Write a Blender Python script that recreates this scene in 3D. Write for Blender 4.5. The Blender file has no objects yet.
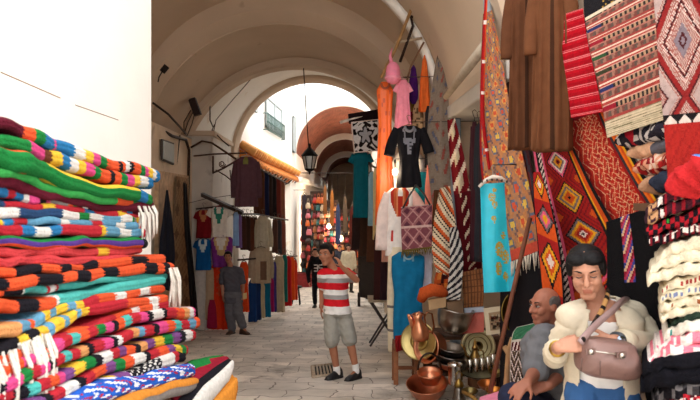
import bpy, math, random
import numpy as np
from mathutils import Vector as V, Matrix

# ---------------------------------------------------------------- camera, sky, sun, exposure
SC = bpy.context.scene
COL = SC.collection
CZ = 1.6                      # camera height above the ground line at y = -1
F = 600.0                     # focal length in pixels of the 700 x 400 frame
cam = bpy.data.cameras.new('camera'); camo = bpy.data.objects.new('camera', cam); COL.objects.link(camo)
camo.location = (0, 0, CZ); camo.rotation_euler = (math.pi/2, 0, 0)
cam.sensor_width = 36; cam.lens = F/700*36; cam.clip_start = 0.05; cam.clip_end = 300
SC.camera = camo
cam.dof.use_dof = True; cam.dof.focus_distance = 6.5; cam.dof.aperture_fstop = 5.0
w = bpy.data.worlds.new('sky'); SC.world = w; w.use_nodes = True
bg = w.node_tree.nodes['Background']; bg.inputs[0].default_value = (0.96, 0.98, 1.0, 1); bg.inputs[1].default_value = 2.2
sl = bpy.data.lights.new('sun', 'SUN'); slo = bpy.data.objects.new('sun', sl); COL.objects.link(slo)
sl.energy = 1.3; sl.angle = math.radians(8); sl.color = (1.0, 0.93, 0.83)
e = math.radians(50)
slo.rotation_euler = (-V((0.76*math.cos(e), -0.65*math.cos(e), math.sin(e)))).to_track_quat('-Z', 'Y').to_euler()
SC.view_settings.view_transform = 'Standard'; SC.view_settings.look = 'None'
SC.view_settings.gamma = 1.0; SC.view_settings.use_curve_mapping = False
SC.view_settings.exposure = 0.55
SC.cycles.max_bounces = 10; SC.cycles.diffuse_bounces = 6

# ---------------------------------------------------------------- helpers
def D(y): return 1.5+0.1*y if y < 13 else 2.8+0.06*(y-13)      # how far the street lies below the lens
def G(y): return CZ-D(y)
def P(px, py, d): return V(((px-350)*d/F, d, CZ-(py-200)*d/F))
def wd(px, u=1.6): return F*u/(px-328)                          # distance to a plane along the street, u from its axis
def SX(u, y): return u-0.0367*y                                 # street coordinate -> x
def ss(t): t = min(1, max(0, t)); return t*t*(3-2*t)
def lerp(a, b, t): return a+(b-a)*t

def C(r, g=None, b=None):
    if g is None: g = b = r
    return tuple((c/255/12.92 if c/255 <= .04045 else ((c/255+.055)/1.055)**2.4) for c in (r, g, b))
PAL = dict(m=C(105,18,42), o=C(245,85,20), g=C(20,135,60), G=C(60,185,85), b=C(25,125,185), w=C(240,235,228), y=C(250,200,25),
           p=C(235,65,140), k=C(28,26,34), n=C(115,60,35), r=C(200,25,45), l=C(100,165,200), t=C(75,195,185), u=C(95,55,150),
           c=C(225,60,65), a=C(235,160,90), h=C(150,140,135), d=C(40,75,120), v=C(130,70,140), i=C(150,190,200), f=C(70,30,45), e=C(240,150,30))

class MB:
    def __init__(s): s.v = []; s.f = []; s.c = []
    def add(s, vs, fs, col):
        o = len(s.v); s.v += [tuple(q) for q in vs]
        for i, q in enumerate(fs):
            s.f.append(tuple(k+o for k in q)); s.c.append(col[i] if isinstance(col, list) else col)
        return s
    def box(s, lo, hi, col):
        x0, y0, z0 = lo; x1, y1, z1 = hi
        return s.add([(x0,y0,z0),(x1,y0,z0),(x1,y1,z0),(x0,y1,z0),(x0,y0,z1),(x1,y0,z1),(x1,y1,z1),(x0,y1,z1)],
              [(3,2,1,0),(4,5,6,7),(0,1,5,4),(1,2,6,5),(2,3,7,6),(3,0,4,7)], col)
    def obox(s, c, ex, ey, ez, col):                            # oriented box, half-extent vectors
        vs = [c+a*ex+b*ey+g*ez for g in (-1,1) for b in (-1,1) for a in (-1,1)]
        return s.add(vs, [(0,2,3,1),(4,5,7,6),(0,1,5,4),(1,3,7,5),(3,2,6,7),(2,0,4,6)], col)
    def rings(s, rings, col, caps=True, closed=True):           # loft of equal rings
        n = len(rings[0]); vs = [q for r in rings for q in r]; fs = []; cs = []
        for i in range(len(rings)-1):
            for j in range(n if closed else n-1):
                k = (j+1) % n
                fs.append((i*n+j, i*n+k, (i+1)*n+k, (i+1)*n+j)); cs.append(col(i, j) if callable(col) else col)
        if caps:
            fs.append(tuple(reversed(range(n)))); cs.append(col(0, 0) if callable(col) else col)
            fs.append(tuple(range((len(rings)-1)*n, len(rings)*n))); cs.append(col(len(rings)-2, 0) if callable(col) else col)
        return s.add(vs, fs, cs)
    def tube(s, pts, r, col, n=8, caps=True):
        pts = [V(q) for q in pts]; m = len(pts)
        rr = r if isinstance(r, (list, tuple)) else [r]*m
        up = None; rs = []
        for i in range(m):
            t = (pts[min(i+1, m-1)]-pts[max(i-1, 0)])
            t = t.normalized() if t.length > 1e-9 else V((0, 0, 1))
            if up is None: up = V((0, 0, 1)) if abs(t.z) < .9 else V((1, 0, 0))
            a = t.cross(up)
            if a.length < 1e-6: a = t.cross(V((0, 1, 0)))
            a.normalize(); b = a.cross(t).normalized(); up = b
            rs.append([pts[i]+a*(rr[i]*math.cos(k*2*math.pi/n))+b*(rr[i]*math.sin(k*2*math.pi/n)) for k in range(n)])
        return s.rings(rs, col, caps)
    def cap(s, p0, p1, r0, r1, col=(1,1,1), n=12, sx=1.0, axis=None):  # tapered capsule with round ends
        p0 = V(p0); p1 = V(p1); t = p1-p0; L = t.length; t = t.normalized() if L > 1e-6 else V((0,0,1))
        pts = []; rad = []
        for k in range(5): a = math.pi/2*k/5; pts.append(p0-t*r0*math.cos(a)); rad.append(max(r0*math.sin(a), r0*.05))
        pts.append(p0); rad.append(r0)
        if L > 1e-6: pts.append(p1); rad.append(r1)
        for k in range(1, 6): a = math.pi/2*k/5; pts.append(p1+t*r1*math.sin(a)); rad.append(max(r1*math.cos(a), r1*.05))
        return s.tube(pts, rad, col, n)
    def ell(s, c, rx, ry, rz, col=(1,1,1), R=None, n=16, m=10):
        c = V(c); R = R or Matrix.Identity(3); rs = []
        for i in range(m+1):
            a = math.pi*i/m; q = max(math.sin(a), .03)
            rs.append([c+R @ V((rx*q*math.cos(2*math.pi*k/n), ry*q*math.sin(2*math.pi*k/n), -rz*math.cos(a))) for k in range(n)])
        return s.rings(rs, col)
    def lathe(s, c, prof, col, axis=(0,0,1), n=28, sx=1.0):     # prof: (radius, height) list
        c = V(c); q = V((0,0,1)).rotation_difference(V(axis).normalized()); rs = []
        for r, h in prof:
            rs.append([c+q @ V((max(r, .0005)*math.cos(2*math.pi*k/n)*sx, max(r, .0005)*math.sin(2*math.pi*k/n), h)) for k in range(n)])
        return s.rings(rs, col)

def wl(o):
    p = V((0,0,0))
    while o is not None: p += o.location; o = o.parent
    return p

def build(name, mb, mat, parent=None, smooth=True, origin=None):
    vs = np.array(mb.v, dtype=np.float64).reshape(-1, 3)
    if parent is None:
        if origin is None: lo = vs.min(0); hi = vs.max(0); origin = V(((lo[0]+hi[0])/2, (lo[1]+hi[1])/2, lo[2]))
        base = V(origin); loc = base
    else: base = wl(parent); loc = V((0,0,0))
    vs = vs-np.array(base)
    me = bpy.data.meshes.new(name); me.from_pydata(vs.tolist(), [], mb.f)
    at = me.color_attributes.new('Col', 'FLOAT_COLOR', 'CORNER')
    tot = np.array([len(f) for f in mb.f]); cs = np.array([tuple(c[:3])+(1,) for c in mb.c], dtype=np.float32)
    at.data.foreach_set('color', np.repeat(cs, tot, axis=0).ravel())
    me.polygons.foreach_set('use_smooth', [smooth]*len(me.polygons))
    me.materials.append(mat); me.update()
    o = bpy.data.objects.new(name, me); COL.objects.link(o); o.location = loc
    if parent is not None: o.parent = parent
    return o

def tag(o, label=None, cat=None, group=None, kind=None):
    if label: o['label'] = label
    if cat: o['category'] = cat
    if group: o['group'] = group
    if kind: o['kind'] = kind
    return o
def empty(name, loc, label, cat, group=None):
    o = bpy.data.objects.new(name, None); COL.objects.link(o); o.location = V(loc); o.empty_display_size = .1
    return tag(o, label, cat, group)
def struct(name, mb, mat, smooth=False, parent=None):
    o = build(name, mb, mat, parent, smooth)
    if parent is None: o['kind'] = 'structure'
    return o
def weld(o, angle=.6):                                          # crisp edges where faces meet steeply
    m = o.modifiers.new('edges', 'EDGE_SPLIT'); m.split_angle = angle
    return o

# ---------------------------------------------------------------- materials
def nodes_mat(name, rough=.85, metal=0.0, var=.18, vscale=9, bump=.15, bscale=60, sheen=0.0, spec=.3, col=None, stain=None):
    m = bpy.data.materials.new(name); m.use_nodes = True; nt = m.node_tree; N = nt.nodes; Lk = nt.links
    b = N['Principled BSDF']; b.inputs['Roughness'].default_value = rough; b.inputs['Metallic'].default_value = metal
    b.inputs['Specular IOR Level'].default_value = spec
    if sheen: b.inputs['Sheen Weight'].default_value = sheen
    tc = N.new('ShaderNodeTexCoord')
    if col is None:
        a = N.new('ShaderNodeAttribute'); a.attribute_name = 'Col'; src = a.outputs['Color']
    else:
        a = N.new('ShaderNodeRGB'); a.outputs[0].default_value = tuple(col)+(1,); src = a.outputs[0]
    nz = N.new('ShaderNodeTexNoise'); nz.inputs['Scale'].default_value = vscale; nz.inputs['Detail'].default_value = 5
    Lk.new(tc.outputs['Object'], nz.inputs['Vector'])
    mr = N.new('ShaderNodeMapRange'); mr.inputs[1].default_value = .25; mr.inputs[2].default_value = .75
    mr.inputs[3].default_value = 1-var; mr.inputs[4].default_value = 1+var*.6
    Lk.new(nz.outputs['Fac'], mr.inputs[0])
    mx = N.new('ShaderNodeMix'); mx.data_type = 'RGBA'; mx.blend_type = 'MULTIPLY'; mx.inputs[0].default_value = 1
    Lk.new(src, mx.inputs[6]); Lk.new(mr.outputs[0], mx.inputs[7]); out = mx.outputs[2]
    if stain:
        sc, thr, scol = stain
        n2 = N.new('ShaderNodeTexNoise'); n2.inputs['Scale'].default_value = sc; n2.inputs['Detail'].default_value = 8
        Lk.new(tc.outputs['Object'], n2.inputs['Vector'])
        m2 = N.new('ShaderNodeMapRange'); m2.inputs[1].default_value = thr; m2.inputs[2].default_value = thr+.16
        Lk.new(n2.outputs['Fac'], m2.inputs[0])
        mm = N.new('ShaderNodeMix'); mm.data_type = 'RGBA'; Lk.new(m2.outputs[0], mm.inputs[0]); Lk.new(out, mm.inputs[6])
        mm.inputs[7].default_value = tuple(scol)+(1,); out = mm.outputs[2]
    Lk.new(out, b.inputs['Base Color'])
    if bump:
        n3 = N.new('ShaderNodeTexNoise'); n3.inputs['Scale'].default_value = bscale; n3.inputs['Detail'].default_value = 4
        Lk.new(tc.outputs['Object'], n3.inputs['Vector'])
        bp = N.new('ShaderNodeBump'); bp.inputs['Strength'].default_value = bump; bp.inputs['Distance'].default_value = .01
        Lk.new(n3.outputs['Fac'], bp.inputs['Height']); Lk.new(bp.outputs['Normal'], b.inputs['Normal'])
    return m
WOOL = nodes_mat('wool', .95, var=.2, vscale=38, bump=.9, bscale=130, sheen=.0, spec=.1)
CLOTH = nodes_mat('cloth', .85, var=.16, vscale=14, bump=.2, bscale=90, spec=.15)
SATIN = nodes_mat('satin', .45, var=.1, vscale=12, bump=.1, bscale=60, spec=.5)
SKIN = nodes_mat('skin', .55, var=.08, vscale=20, bump=.08, bscale=180, spec=.35)
HAIR = nodes_mat('hair', .55, var=.3, vscale=60, bump=.5, bscale=120, spec=.2)
LEATHER = nodes_mat('leather', .42, var=.12, vscale=20, bump=.25, bscale=220, spec=.5)
METAL = nodes_mat('hammered_metal', .33, 1.0, var=.12, vscale=14, bump=.12, bscale=55)
IRON = nodes_mat('iron', .6, .6, var=.3, vscale=20, bump=.3, bscale=80)
WOOD = nodes_mat('wood', .7, var=.35, vscale=11, bump=.35, bscale=50)
PLAIN = nodes_mat('matt_surface', .7, var=.12, vscale=10, bump=.1, bscale=60)
STEEL = nodes_mat('polished_steel', .16, 1.0, var=.1, vscale=8, bump=.05, bscale=40)
PLASTER = nodes_mat('vault_plaster', .9, var=.10, vscale=1.1, bump=.25, bscale=7, spec=.15, col=C(200,178,155), stain=(2.3, .66, C(150,128,108)))
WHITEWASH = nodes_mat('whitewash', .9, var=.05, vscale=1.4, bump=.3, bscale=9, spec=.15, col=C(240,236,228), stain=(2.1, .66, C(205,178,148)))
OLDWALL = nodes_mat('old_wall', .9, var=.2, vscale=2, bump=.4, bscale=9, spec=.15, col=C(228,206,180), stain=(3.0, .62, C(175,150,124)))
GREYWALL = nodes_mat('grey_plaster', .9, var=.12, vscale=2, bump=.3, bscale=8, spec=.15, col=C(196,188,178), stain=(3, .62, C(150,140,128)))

def lamp_glass():
    m = bpy.data.materials.new('frosted_glass'); m.use_nodes = True; b = m.node_tree.nodes['Principled BSDF']
    b.inputs['Base Color'].default_value = (.8,.82,.8,1); b.inputs['Roughness'].default_value = .35; b.inputs['Transmission Weight'].default_value = .15
    return m
GLASS = lamp_glass()
def glow(name, col, s):
    m = bpy.data.materials.new(name); m.use_nodes = True; b = m.node_tree.nodes['Principled BSDF']
    b.inputs['Emission Color'].default_value = tuple(col)+(1,); b.inputs['Emission Strength'].default_value = s
    return m
BULB = glow('lit_bulb', (1,.85,.6), 18)

def brick_mat(name, c1, c2, mortar, scale, bw, bh, ms, coord='Object', rot=None, rough=.85, bump=.6, stain=None, warp=.07):
    m = bpy.data.materials.new(name); m.use_nodes = True; nt = m.node_tree; N = nt.nodes; Lk = nt.links; b = N['Principled BSDF']
    b.inputs['Roughness'].default_value = rough
    tc = N.new('ShaderNodeTexCoord'); mp = N.new('ShaderNodeMapping'); Lk.new(tc.outputs[coord], mp.inputs['Vector'])
    if rot: mp.inputs['Rotation'].default_value = rot
    wn = N.new('ShaderNodeTexNoise'); wn.inputs['Scale'].default_value = 2.2; Lk.new(tc.outputs[coord], wn.inputs['Vector'])
    ad = N.new('ShaderNodeMix'); ad.data_type = 'RGBA'; ad.blend_type = 'LINEAR_LIGHT'; ad.inputs[0].default_value = warp
    Lk.new(mp.outputs[0], ad.inputs[6]); Lk.new(wn.outputs['Color'], ad.inputs[7])
    br = N.new('ShaderNodeTexBrick'); Lk.new(ad.outputs[2], br.inputs['Vector'])
    br.inputs['Color1'].default_value = tuple(c1)+(1,); br.inputs['Color2'].default_value = tuple(c2)+(1,); br.inputs['Mortar'].default_value = tuple(mortar)+(1,)
    br.inputs['Scale'].default_value = scale; br.inputs['Brick Width'].default_value = bw; br.inputs['Row Height'].default_value = bh
    br.inputs['Mortar Size'].default_value = ms; br.inputs['Mortar Smooth'].default_value = .4
    nz = N.new('ShaderNodeTexNoise'); nz.inputs['Scale'].default_value = 1.7; nz.inputs['Detail'].default_value = 9; Lk.new(tc.outputs[coord], nz.inputs['Vector'])
    mr = N.new('ShaderNodeMapRange'); mr.inputs[1].default_value = .3; mr.inputs[2].default_value = .7; mr.inputs[3].default_value = .62; mr.inputs[4].default_value = 1.15
    Lk.new(nz.outputs['Fac'], mr.inputs[0])
    mx = N.new('ShaderNodeMix'); mx.data_type = 'RGBA'; mx.blend_type = 'MULTIPLY'; mx.inputs[0].default_value = 1
    Lk.new(br.outputs['Color'], mx.inputs[6]); Lk.new(mr.outputs[0], mx.inputs[7]); out = mx.outputs[2]
    if stain:
        n2 = N.new('ShaderNodeTexNoise'); n2.inputs['Scale'].default_value = stain[0]; n2.inputs['Detail'].default_value = 7; n2.inputs['Roughness'].default_value = .65; Lk.new(tc.outputs[coord], n2.inputs['Vector'])
        m2 = N.new('ShaderNodeMapRange'); m2.inputs[1].default_value = stain[1]; m2.inputs[2].default_value = stain[1]+.1; m2.inputs[4].default_value = .8; Lk.new(n2.outputs['Fac'], m2.inputs[0])
        mm = N.new('ShaderNodeMix'); mm.data_type = 'RGBA'; Lk.new(m2.outputs[0], mm.inputs[0]); Lk.new(out, mm.inputs[6]); mm.inputs[7].default_value = tuple(stain[2])+(1,); out = mm.outputs[2]
    Lk.new(out, b.inputs['Base Color'])
    bp = N.new('ShaderNodeBump'); bp.inputs['Strength'].default_value = bump; bp.inputs['Distance'].default_value = .015
    n3 = N.new('ShaderNodeTexNoise'); n3.inputs['Scale'].default_value = 25; Lk.new(tc.outputs[coord], n3.inputs['Vector'])
    sm = N.new('ShaderNodeMath'); sm.operation = 'MULTIPLY_ADD'; sm.inputs[1].default_value = -1.0
    Lk.new(br.outputs['Fac'], sm.inputs[0]); Lk.new(n3.outputs['Fac'], sm.inputs[2]); Lk.new(sm.outputs[0], bp.inputs['Height']); Lk.new(bp.outputs['Normal'], b.inputs['Normal'])
    return m
PAVE = brick_mat('stone_paving', C(232,221,208), C(204,194,181), C(130,118,106), 1.0, .5, .36, .009, rot=(0,0,.06), rough=.55, stain=(.75, .565, C(96,84,74)), warp=.2)
BRICK = brick_mat('red_brick', C(160,88,66), C(134,70,54), C(178,134,114), 1.0, .24, .075, .008, coord='UV', bump=.3)
# ---------------------------------------------------------------- the street: ground, walls, vaults
W1 = (1,1,1)
def ground():
    mb = MB(); ys = [-5+k*.5 for k in range(180)]; xs = [-9, -4, -2, 0, 2, 4, 9]
    vs = [(x, y, G(y)) for y in ys for x in xs]; n = len(xs)
    lo = [(x, y, G(y)-.4) for y in ys for x in xs]; N0 = len(vs)
    fs = []
    for i in range(len(ys)-1):
        for j in range(n-1):
            a = i*n+j; fs.append((a, a+1, a+n+1, a+n)); fs.append((N0+a+n, N0+a+n+1, N0+a+1, N0+a))
    mb.add(vs+lo, fs, W1)
    struct('floor', mb, PAVE)
ground()

def arc(y, u, cz, r, n=40, a0=0, a1=math.pi):
    return [V((SX(u, y)-r*math.cos(lerp(a0, a1, k/n)), y, cz+r*math.sin(lerp(a0, a1, k/n)))) for k in range(n+1)]
def vault(name, secs, mat, th=.35, n=40, label=None):
    mb = MB(); inn = [arc(*s, n=n) for s in secs]; out = [arc(s[0], s[1], s[2], s[3]+th, n=n) for s in secs]
    rings = [a+b[::-1] for a, b in zip(inn, out)]
    mb.rings(rings, W1, caps=False)
    m = n+1; vs = rings[0]; fs = [(k, k+1, 2*m-2-k, 2*m-1-k) for k in range(n)]
    mb.add(vs, fs, W1); mb.add(rings[-1], [tuple(reversed(f)) for f in fs], W1)
    return weld(struct(name, mb, mat, True), .5)
vault('ceiling', [(5.4, -.85, 2.7, 2.48), (6.4, -.85, 2.7, 2.48), (7.5, -.85, 2.7, 2.48), (8.5, -.85, 2.7, 2.48)], PLASTER, .5)
vault('ceiling.001', [(8.5, -.85, 2.68, 2.74), (9.5, -.86, 2.62, 2.74), (10.5, -.88, 2.5, 2.74)], PLASTER)
vault('trim_1', [(10.5, -.9, 2.35, 2.60), (10.62, -.9, 2.34, 2.50), (10.75, -.88, 2.32, 2.45)], PLASTER, .9)
vault('ceiling.002', [(10.75, -.87, 2.3, 2.45), (11.5, -.8, 2.22, 2.5), (12.3, -.75, 2.1, 2.6), (13.0, -.69, 1.99, 2.70)], PLASTER)
vault('trim_2', [(13.0, -.69, 1.925, 2.62), (13.06, -.69, 1.925, 2.58), (13.4, -.69, 1.925, 2.58)], PLASTER, .6)
vault('ceiling.003', [(13.4, -.66, 1.95, 2.74), (14.0, -.58, 2.2, 2.55), (14.8, -.46, 2.5, 2.3), (15.5, -.39, 2.71, 2.12)], WHITEWASH, .35)
vault('trim_3', [(15.5, -.39, 2.71, 2.04), (15.6, -.39, 2.71, 1.99), (15.95, -.39, 2.71, 1.99)], PLASTER, .9)

def ubox(name, u0, u1, y0, y1, z0, z1, mat, mb=None, bev=.015):
    m = MB()
    vs = [(SX(u, y), y, z) for z in (z0, z1) for y in (y0, y1) for u in (u0, u1)]
    m.add(vs, [(0,2,3,1),(4,5,7,6),(0,1,5,4),(1,3,7,5),(3,2,6,7),(2,0,4,6)], W1)
    o = struct(name, m, mat)
    if bev:
        b = o.modifiers.new('bevel', 'BEVEL'); b.width = bev; b.segments = 2
    return o
ubox('wall_left', -3.2, -1.45, -2.5, 4.94, -.6, 5.2, WHITEWASH, bev=.02)              # the bright near pier
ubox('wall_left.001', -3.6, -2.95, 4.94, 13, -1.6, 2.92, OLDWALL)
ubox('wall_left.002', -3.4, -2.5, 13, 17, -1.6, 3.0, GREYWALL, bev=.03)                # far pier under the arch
ubox('wall_left.003', -3.4, -2.44, 12.95, 17.05, 2.98, 3.1, PLASTER, bev=.03)          # its capital
ubox('wall_right', 1.65, 2.6, 8.05, 13, -1.6, 2.72, PLASTER)
ubox('wall_right.001', 1.5, 2.6, 13, 16, -1.6, 2.75, PLASTER)
ubox('wall_right.002', 1.65, 3.8, 2.0, 5.55, -.9, 4.3, PLASTER)
ubox('wall_right.003', 2.75, 2.95, 5.55, 8.05, -1.2, 2.9, WHITEWASH)                    # back of the open shop
ubox('trim_4', 1.58, 2.6, 5.3, 8.3, 2.66, 2.84, GREYWALL, bev=.02)                      # lintel beam
ubox('trim_5', 1.6, 1.72, 7.75, 7.9, -1.0, 2.66, nodes_mat('blue_grey_paint', .6, col=C(120,130,140)))
mb = MB(); n = 18; rr = []
for y, r in ((8.36, 2.47), (8.42, 2.38), (8.56, 2.38), (8.6, 2.47)): rr.append(arc(y, -.85, 2.7, r, n=n, a0=math.pi*.62, a1=math.pi))
inn = [q for q in rr]
mb.rings([[rr[j][i] for j in range(4)] for i in range(n+1)], W1); struct('trim_15', mb, WHITEWASH, True)
# shop ceiling under the beam
ubox('ceiling.004', 1.6, 3.0, 5.4, 8.3, 2.84, 2.98, PLASTER)
# plaster stringcourse and crack on the bright pier
mb = MB()
for a, b in (((0,72),(60,98)), ((75,105),(118,120))):
    pa = [P(lerp(a[0], b[0], t), lerp(a[1], b[1], t), F*1.452/(328-lerp(a[0], b[0], t))) for t in (0, .25, .5, .75, 1)]
    mb.tube(pa, .004, C(150,125,100), 5)
struct('trim_6', mb, PLAIN)

# beyond the arch: facades and the brick vault
def xbox(name, pts, z0, z1, mat, bev=0):                         # plan polygon
    m = MB(); n = len(pts)
    m.add([(x, y, z0) for x, y in pts]+[(x, y, z1) for x, y in pts], [tuple(reversed(range(n))), tuple(range(n, 2*n))]+[(k, (k+1) % n, n+(k+1) % n, n+k) for k in range(n)], W1)
    return struct(name, m, mat)
xbox('wall_left.004', [(-2.95, 15.9), (-2.36, 26), (-6, 26), (-6, 15.9)], -2.3, 8.6, WHITEWASH)
xbox('wall_right.004', [(.95, 15.9), (.95, 26), (5, 26), (5, 15.9)], -2.3, 4.4, WHITEWASH)
def brick_vault(name, ya, yb):                                 # one stretch of the vault; gaps between stretches added to let daylight in
    X0, R, cz, th = -.3, 2.04, 3.64, .35; n = 36; mb = MB(); k = int((yb-ya)/2)+1
    ys = [lerp(ya, yb, i/k) for i in range(k+1)]
    inn = [[V((X0-R*math.cos(math.pi*k/n), y, cz-(y-26)*.01+R*math.sin(math.pi*k/n))) for k in range(n+1)] for y in ys]
    out = [[V((X0-(R+th)*math.cos(math.pi*k/n), y, cz-(y-26)*.01+(R+th)*math.sin(math.pi*k/n))) for k in range(n+1)] for y in ys]
    rings = [a+b[::-1] for a, b in zip(inn, out)]
    mb.rings(rings, W1, caps=False); m = n+1
    fs = [(k, k+1, 2*m-2-k, 2*m-1-k) for k in range(n)]; mb.add(rings[0], fs, W1); mb.add(rings[-1], [tuple(reversed(f)) for f in fs], W1)
    o = struct(name, mb, BRICK, True); weld(o, .5)
    me = o.data; uv = me.uv_layers.new(name='UVMap')
    for p in me.polygons:
        for li in p.loop_indices:
            co = me.vertices[me.loops[li].vertex_index].co+o.location
            a = math.atan2(co.z-cz, co.x-X0); uv.data[li].uv = (co.y, a*R)
brick_vault('ceiling.005', 26, 36.0); brick_vault('ceiling.006', 36.7, 48); brick_vault('ceiling.007', 48.7, 62)
def rib(name, y, r0, r1, y1, mat, X0=-.3, cz=3.5):
    mb = MB(); n = 32
    def pf(y, r): return [V((X0-r*math.cos(math.pi*k/n), y, cz+r*math.sin(math.pi*k/n))) for k in range(n+1)]
    rings = [pf(y, r0)+pf(y, r1)[::-1], pf(y1, r0)+pf(y1, r1)[::-1]]
    mb.rings(rings, W1, caps=False); m = n+1
    fs = [(k, k+1, 2*m-2-k, 2*m-1-k) for k in range(n)]; mb.add(rings[0], fs, W1); mb.add(rings[1], [tuple(reversed(f)) for f in fs], W1)
    struct(name, mb, mat, True)
rib('trim_7', 25.85, 2.03, 2.45, 26.1, WHITEWASH, cz=3.64)
rib('trim_8', 35.6, 1.72, 2.06, 36.0, WHITEWASH)
rib('trim_9', 47.6, 1.6, 2.06, 48, WHITEWASH, cz=3.42)
xbox('wall_left.005', [(-2.34, 26), (-2.34, 62), (-3.2, 62), (-3.2, 26)], -4.3, 3.7, WHITEWASH)
xbox('wall_right.005', [(1.74, 26), (1.74, 62), (2.7, 62), (2.7, 26)], -4.3, 3.7, WHITEWASH)
for nm, x0, x1 in (('trim_10', -2.34, -2.1), ('trim_11', 1.5, 1.74)): xbox(nm, [(x0, 26.2), (x0, 62), (x1, 62), (x1, 26.2)], 2.4, 2.62, WHITEWASH)
# white spandrel above the brick vault
mb = MB(); n = 36; X0, R, cz = -.3, 2.38, 3.64
top = [(-2.75, 6.6), (2.1, 6.6)]
a = [V((X0-R*math.cos(math.pi*k/n), 26.05, cz+R*math.sin(math.pi*k/n))) for k in range(n+1)]
b = [V((lerp(-2.9, 2.3, k/n), 26.05, 6.15)) for k in range(n+1)]
r0 = a+b[::-1]; r1 = [q+V((0,.3,0)) for q in r0]; m = n+1
fs = [(k, k+1, 2*m-2-k, 2*m-1-k) for k in range(n)]
mb.rings([r0, r1], W1, caps=False); mb.add(r0, fs, W1); mb.add(r1, [tuple(reversed(f)) for f in fs], W1)
struct('trim_12', mb, WHITEWASH)

# windows of the bright facade
def fx(y): return lerp(-2.95, -2.36, (y-15.9)/10.1)
def facade_window(name, y0, y1, z0, z1, balcony):
    root = bpy.data.objects.new(name, None); COL.objects.link(root); root.location = (fx(y0), (y0+y1)/2, z0); root['kind'] = 'structure'
    fr = MB(); pn = MB(); gr = C(176,182,182)
    def q(y, z, o): return V((fx(y)+o, y, z))
    for ya, yb, za, zb in ((y0,y1,z1-.06,z1),(y0,y1,z0,z0+.06),(y0,y0+.1,z0,z1),(y1-.1,y1,z0,z1),((y0+y1)/2-.06,(y0+y1)/2+.06,z0,z1)):
        fr.add([q(ya,za,.02),q(yb,za,.02),q(yb,zb,.02),q(ya,zb,.02),q(ya,za,.09),q(yb,za,.09),q(yb,zb,.09),q(ya,zb,.09)], [(0,1,2,3),(4,7,6,5),(0,4,5,1),(1,5,6,2),(2,6,7,3),(3,7,4,0)], gr)
    build('window_frame', fr, PLAIN, root, False)
    pn.add([q(y0,z0,.03),q(y1,z0,.03),q(y1,z1,.03),q(y0,z1,.03),q(y0,z0,.05),q(y1,z0,.05),q(y1,z1,.05),q(y0,z1,.05)], [(0,1,2,3),(4,7,6,5),(0,4,5,1),(1,5,6,2),(2,6,7,3),(3,7,4,0)], C(200,206,208))
    build('pane', pn, SATIN, root, False)
    if balcony:
        bl = MB(); gn = C(96,120,114)
        za, zb = z0-.1, z0+.42
        for k in range(15):
            y = lerp(y0-.2, y1+.2, k/14); bl.tube([q(y,za,.13), q(y,zb,.13)], .018, gn, 5)
        for z in (za, (za+zb)/2, zb): bl.tube([q(y0-.2,z,.13), q(y1+.2,z,.13)], .025, gn, 5)
        for y in (y0-.2, y1+.2): bl.tube([q(y,zb,0), q(y,zb,.13)], .02, gn, 5); bl.tube([q(y,za,0), q(y,za,.13)], .02, gn, 5)
        build('railing', bl, IRON, root)
facade_window('window_1', 19.3, 22.2, 3.95, 4.95, True)
facade_window('window_2', 17.2, 17.9, 4.2, 5.0, False)
facade_window('window_3', 25.0, 25.6, 3.6, 5.1, False)
# door reveals in the left facade (bright plaster pillars)
for nm, y0, y1 in (('trim_13', 23.2, 25.6), ('trim_14', 19.4, 20.0)):
    xbox(nm, [(fx(y0), y0), (fx(y0)+.22, y0), (fx(y1)+.22, y1), (fx(y1), y1)], G(y1)-.1, 2.3, WHITEWASH)
# ---------------------------------------------------------------- builders for cloth, garments, folded blankets
def spl(pts, t):                                                # Catmull-Rom through tuples, t in 0..1
    n = len(pts)-1; x = min(max(t, 0), 1)*n; i = min(int(x), n-1); f = x-i
    p0, p1, p2, p3 = pts[max(i-1, 0)], pts[i], pts[i+1], pts[min(i+2, n)]
    return tuple(.5*((2*b)+(c-a)*f+(2*a-5*b+4*c-d)*f*f+(3*b-a-3*c+d)*f**3) for a, b, c, d in zip(p0, p1, p2, p3))
def lin(pts, t):
    n = len(pts)-1; x = min(max(t, 0), 1)*n; i = min(int(x), n-1); f = x-i
    return tuple(lerp(a, b, f) for a, b in zip(pts[i], pts[i+1]))

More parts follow.
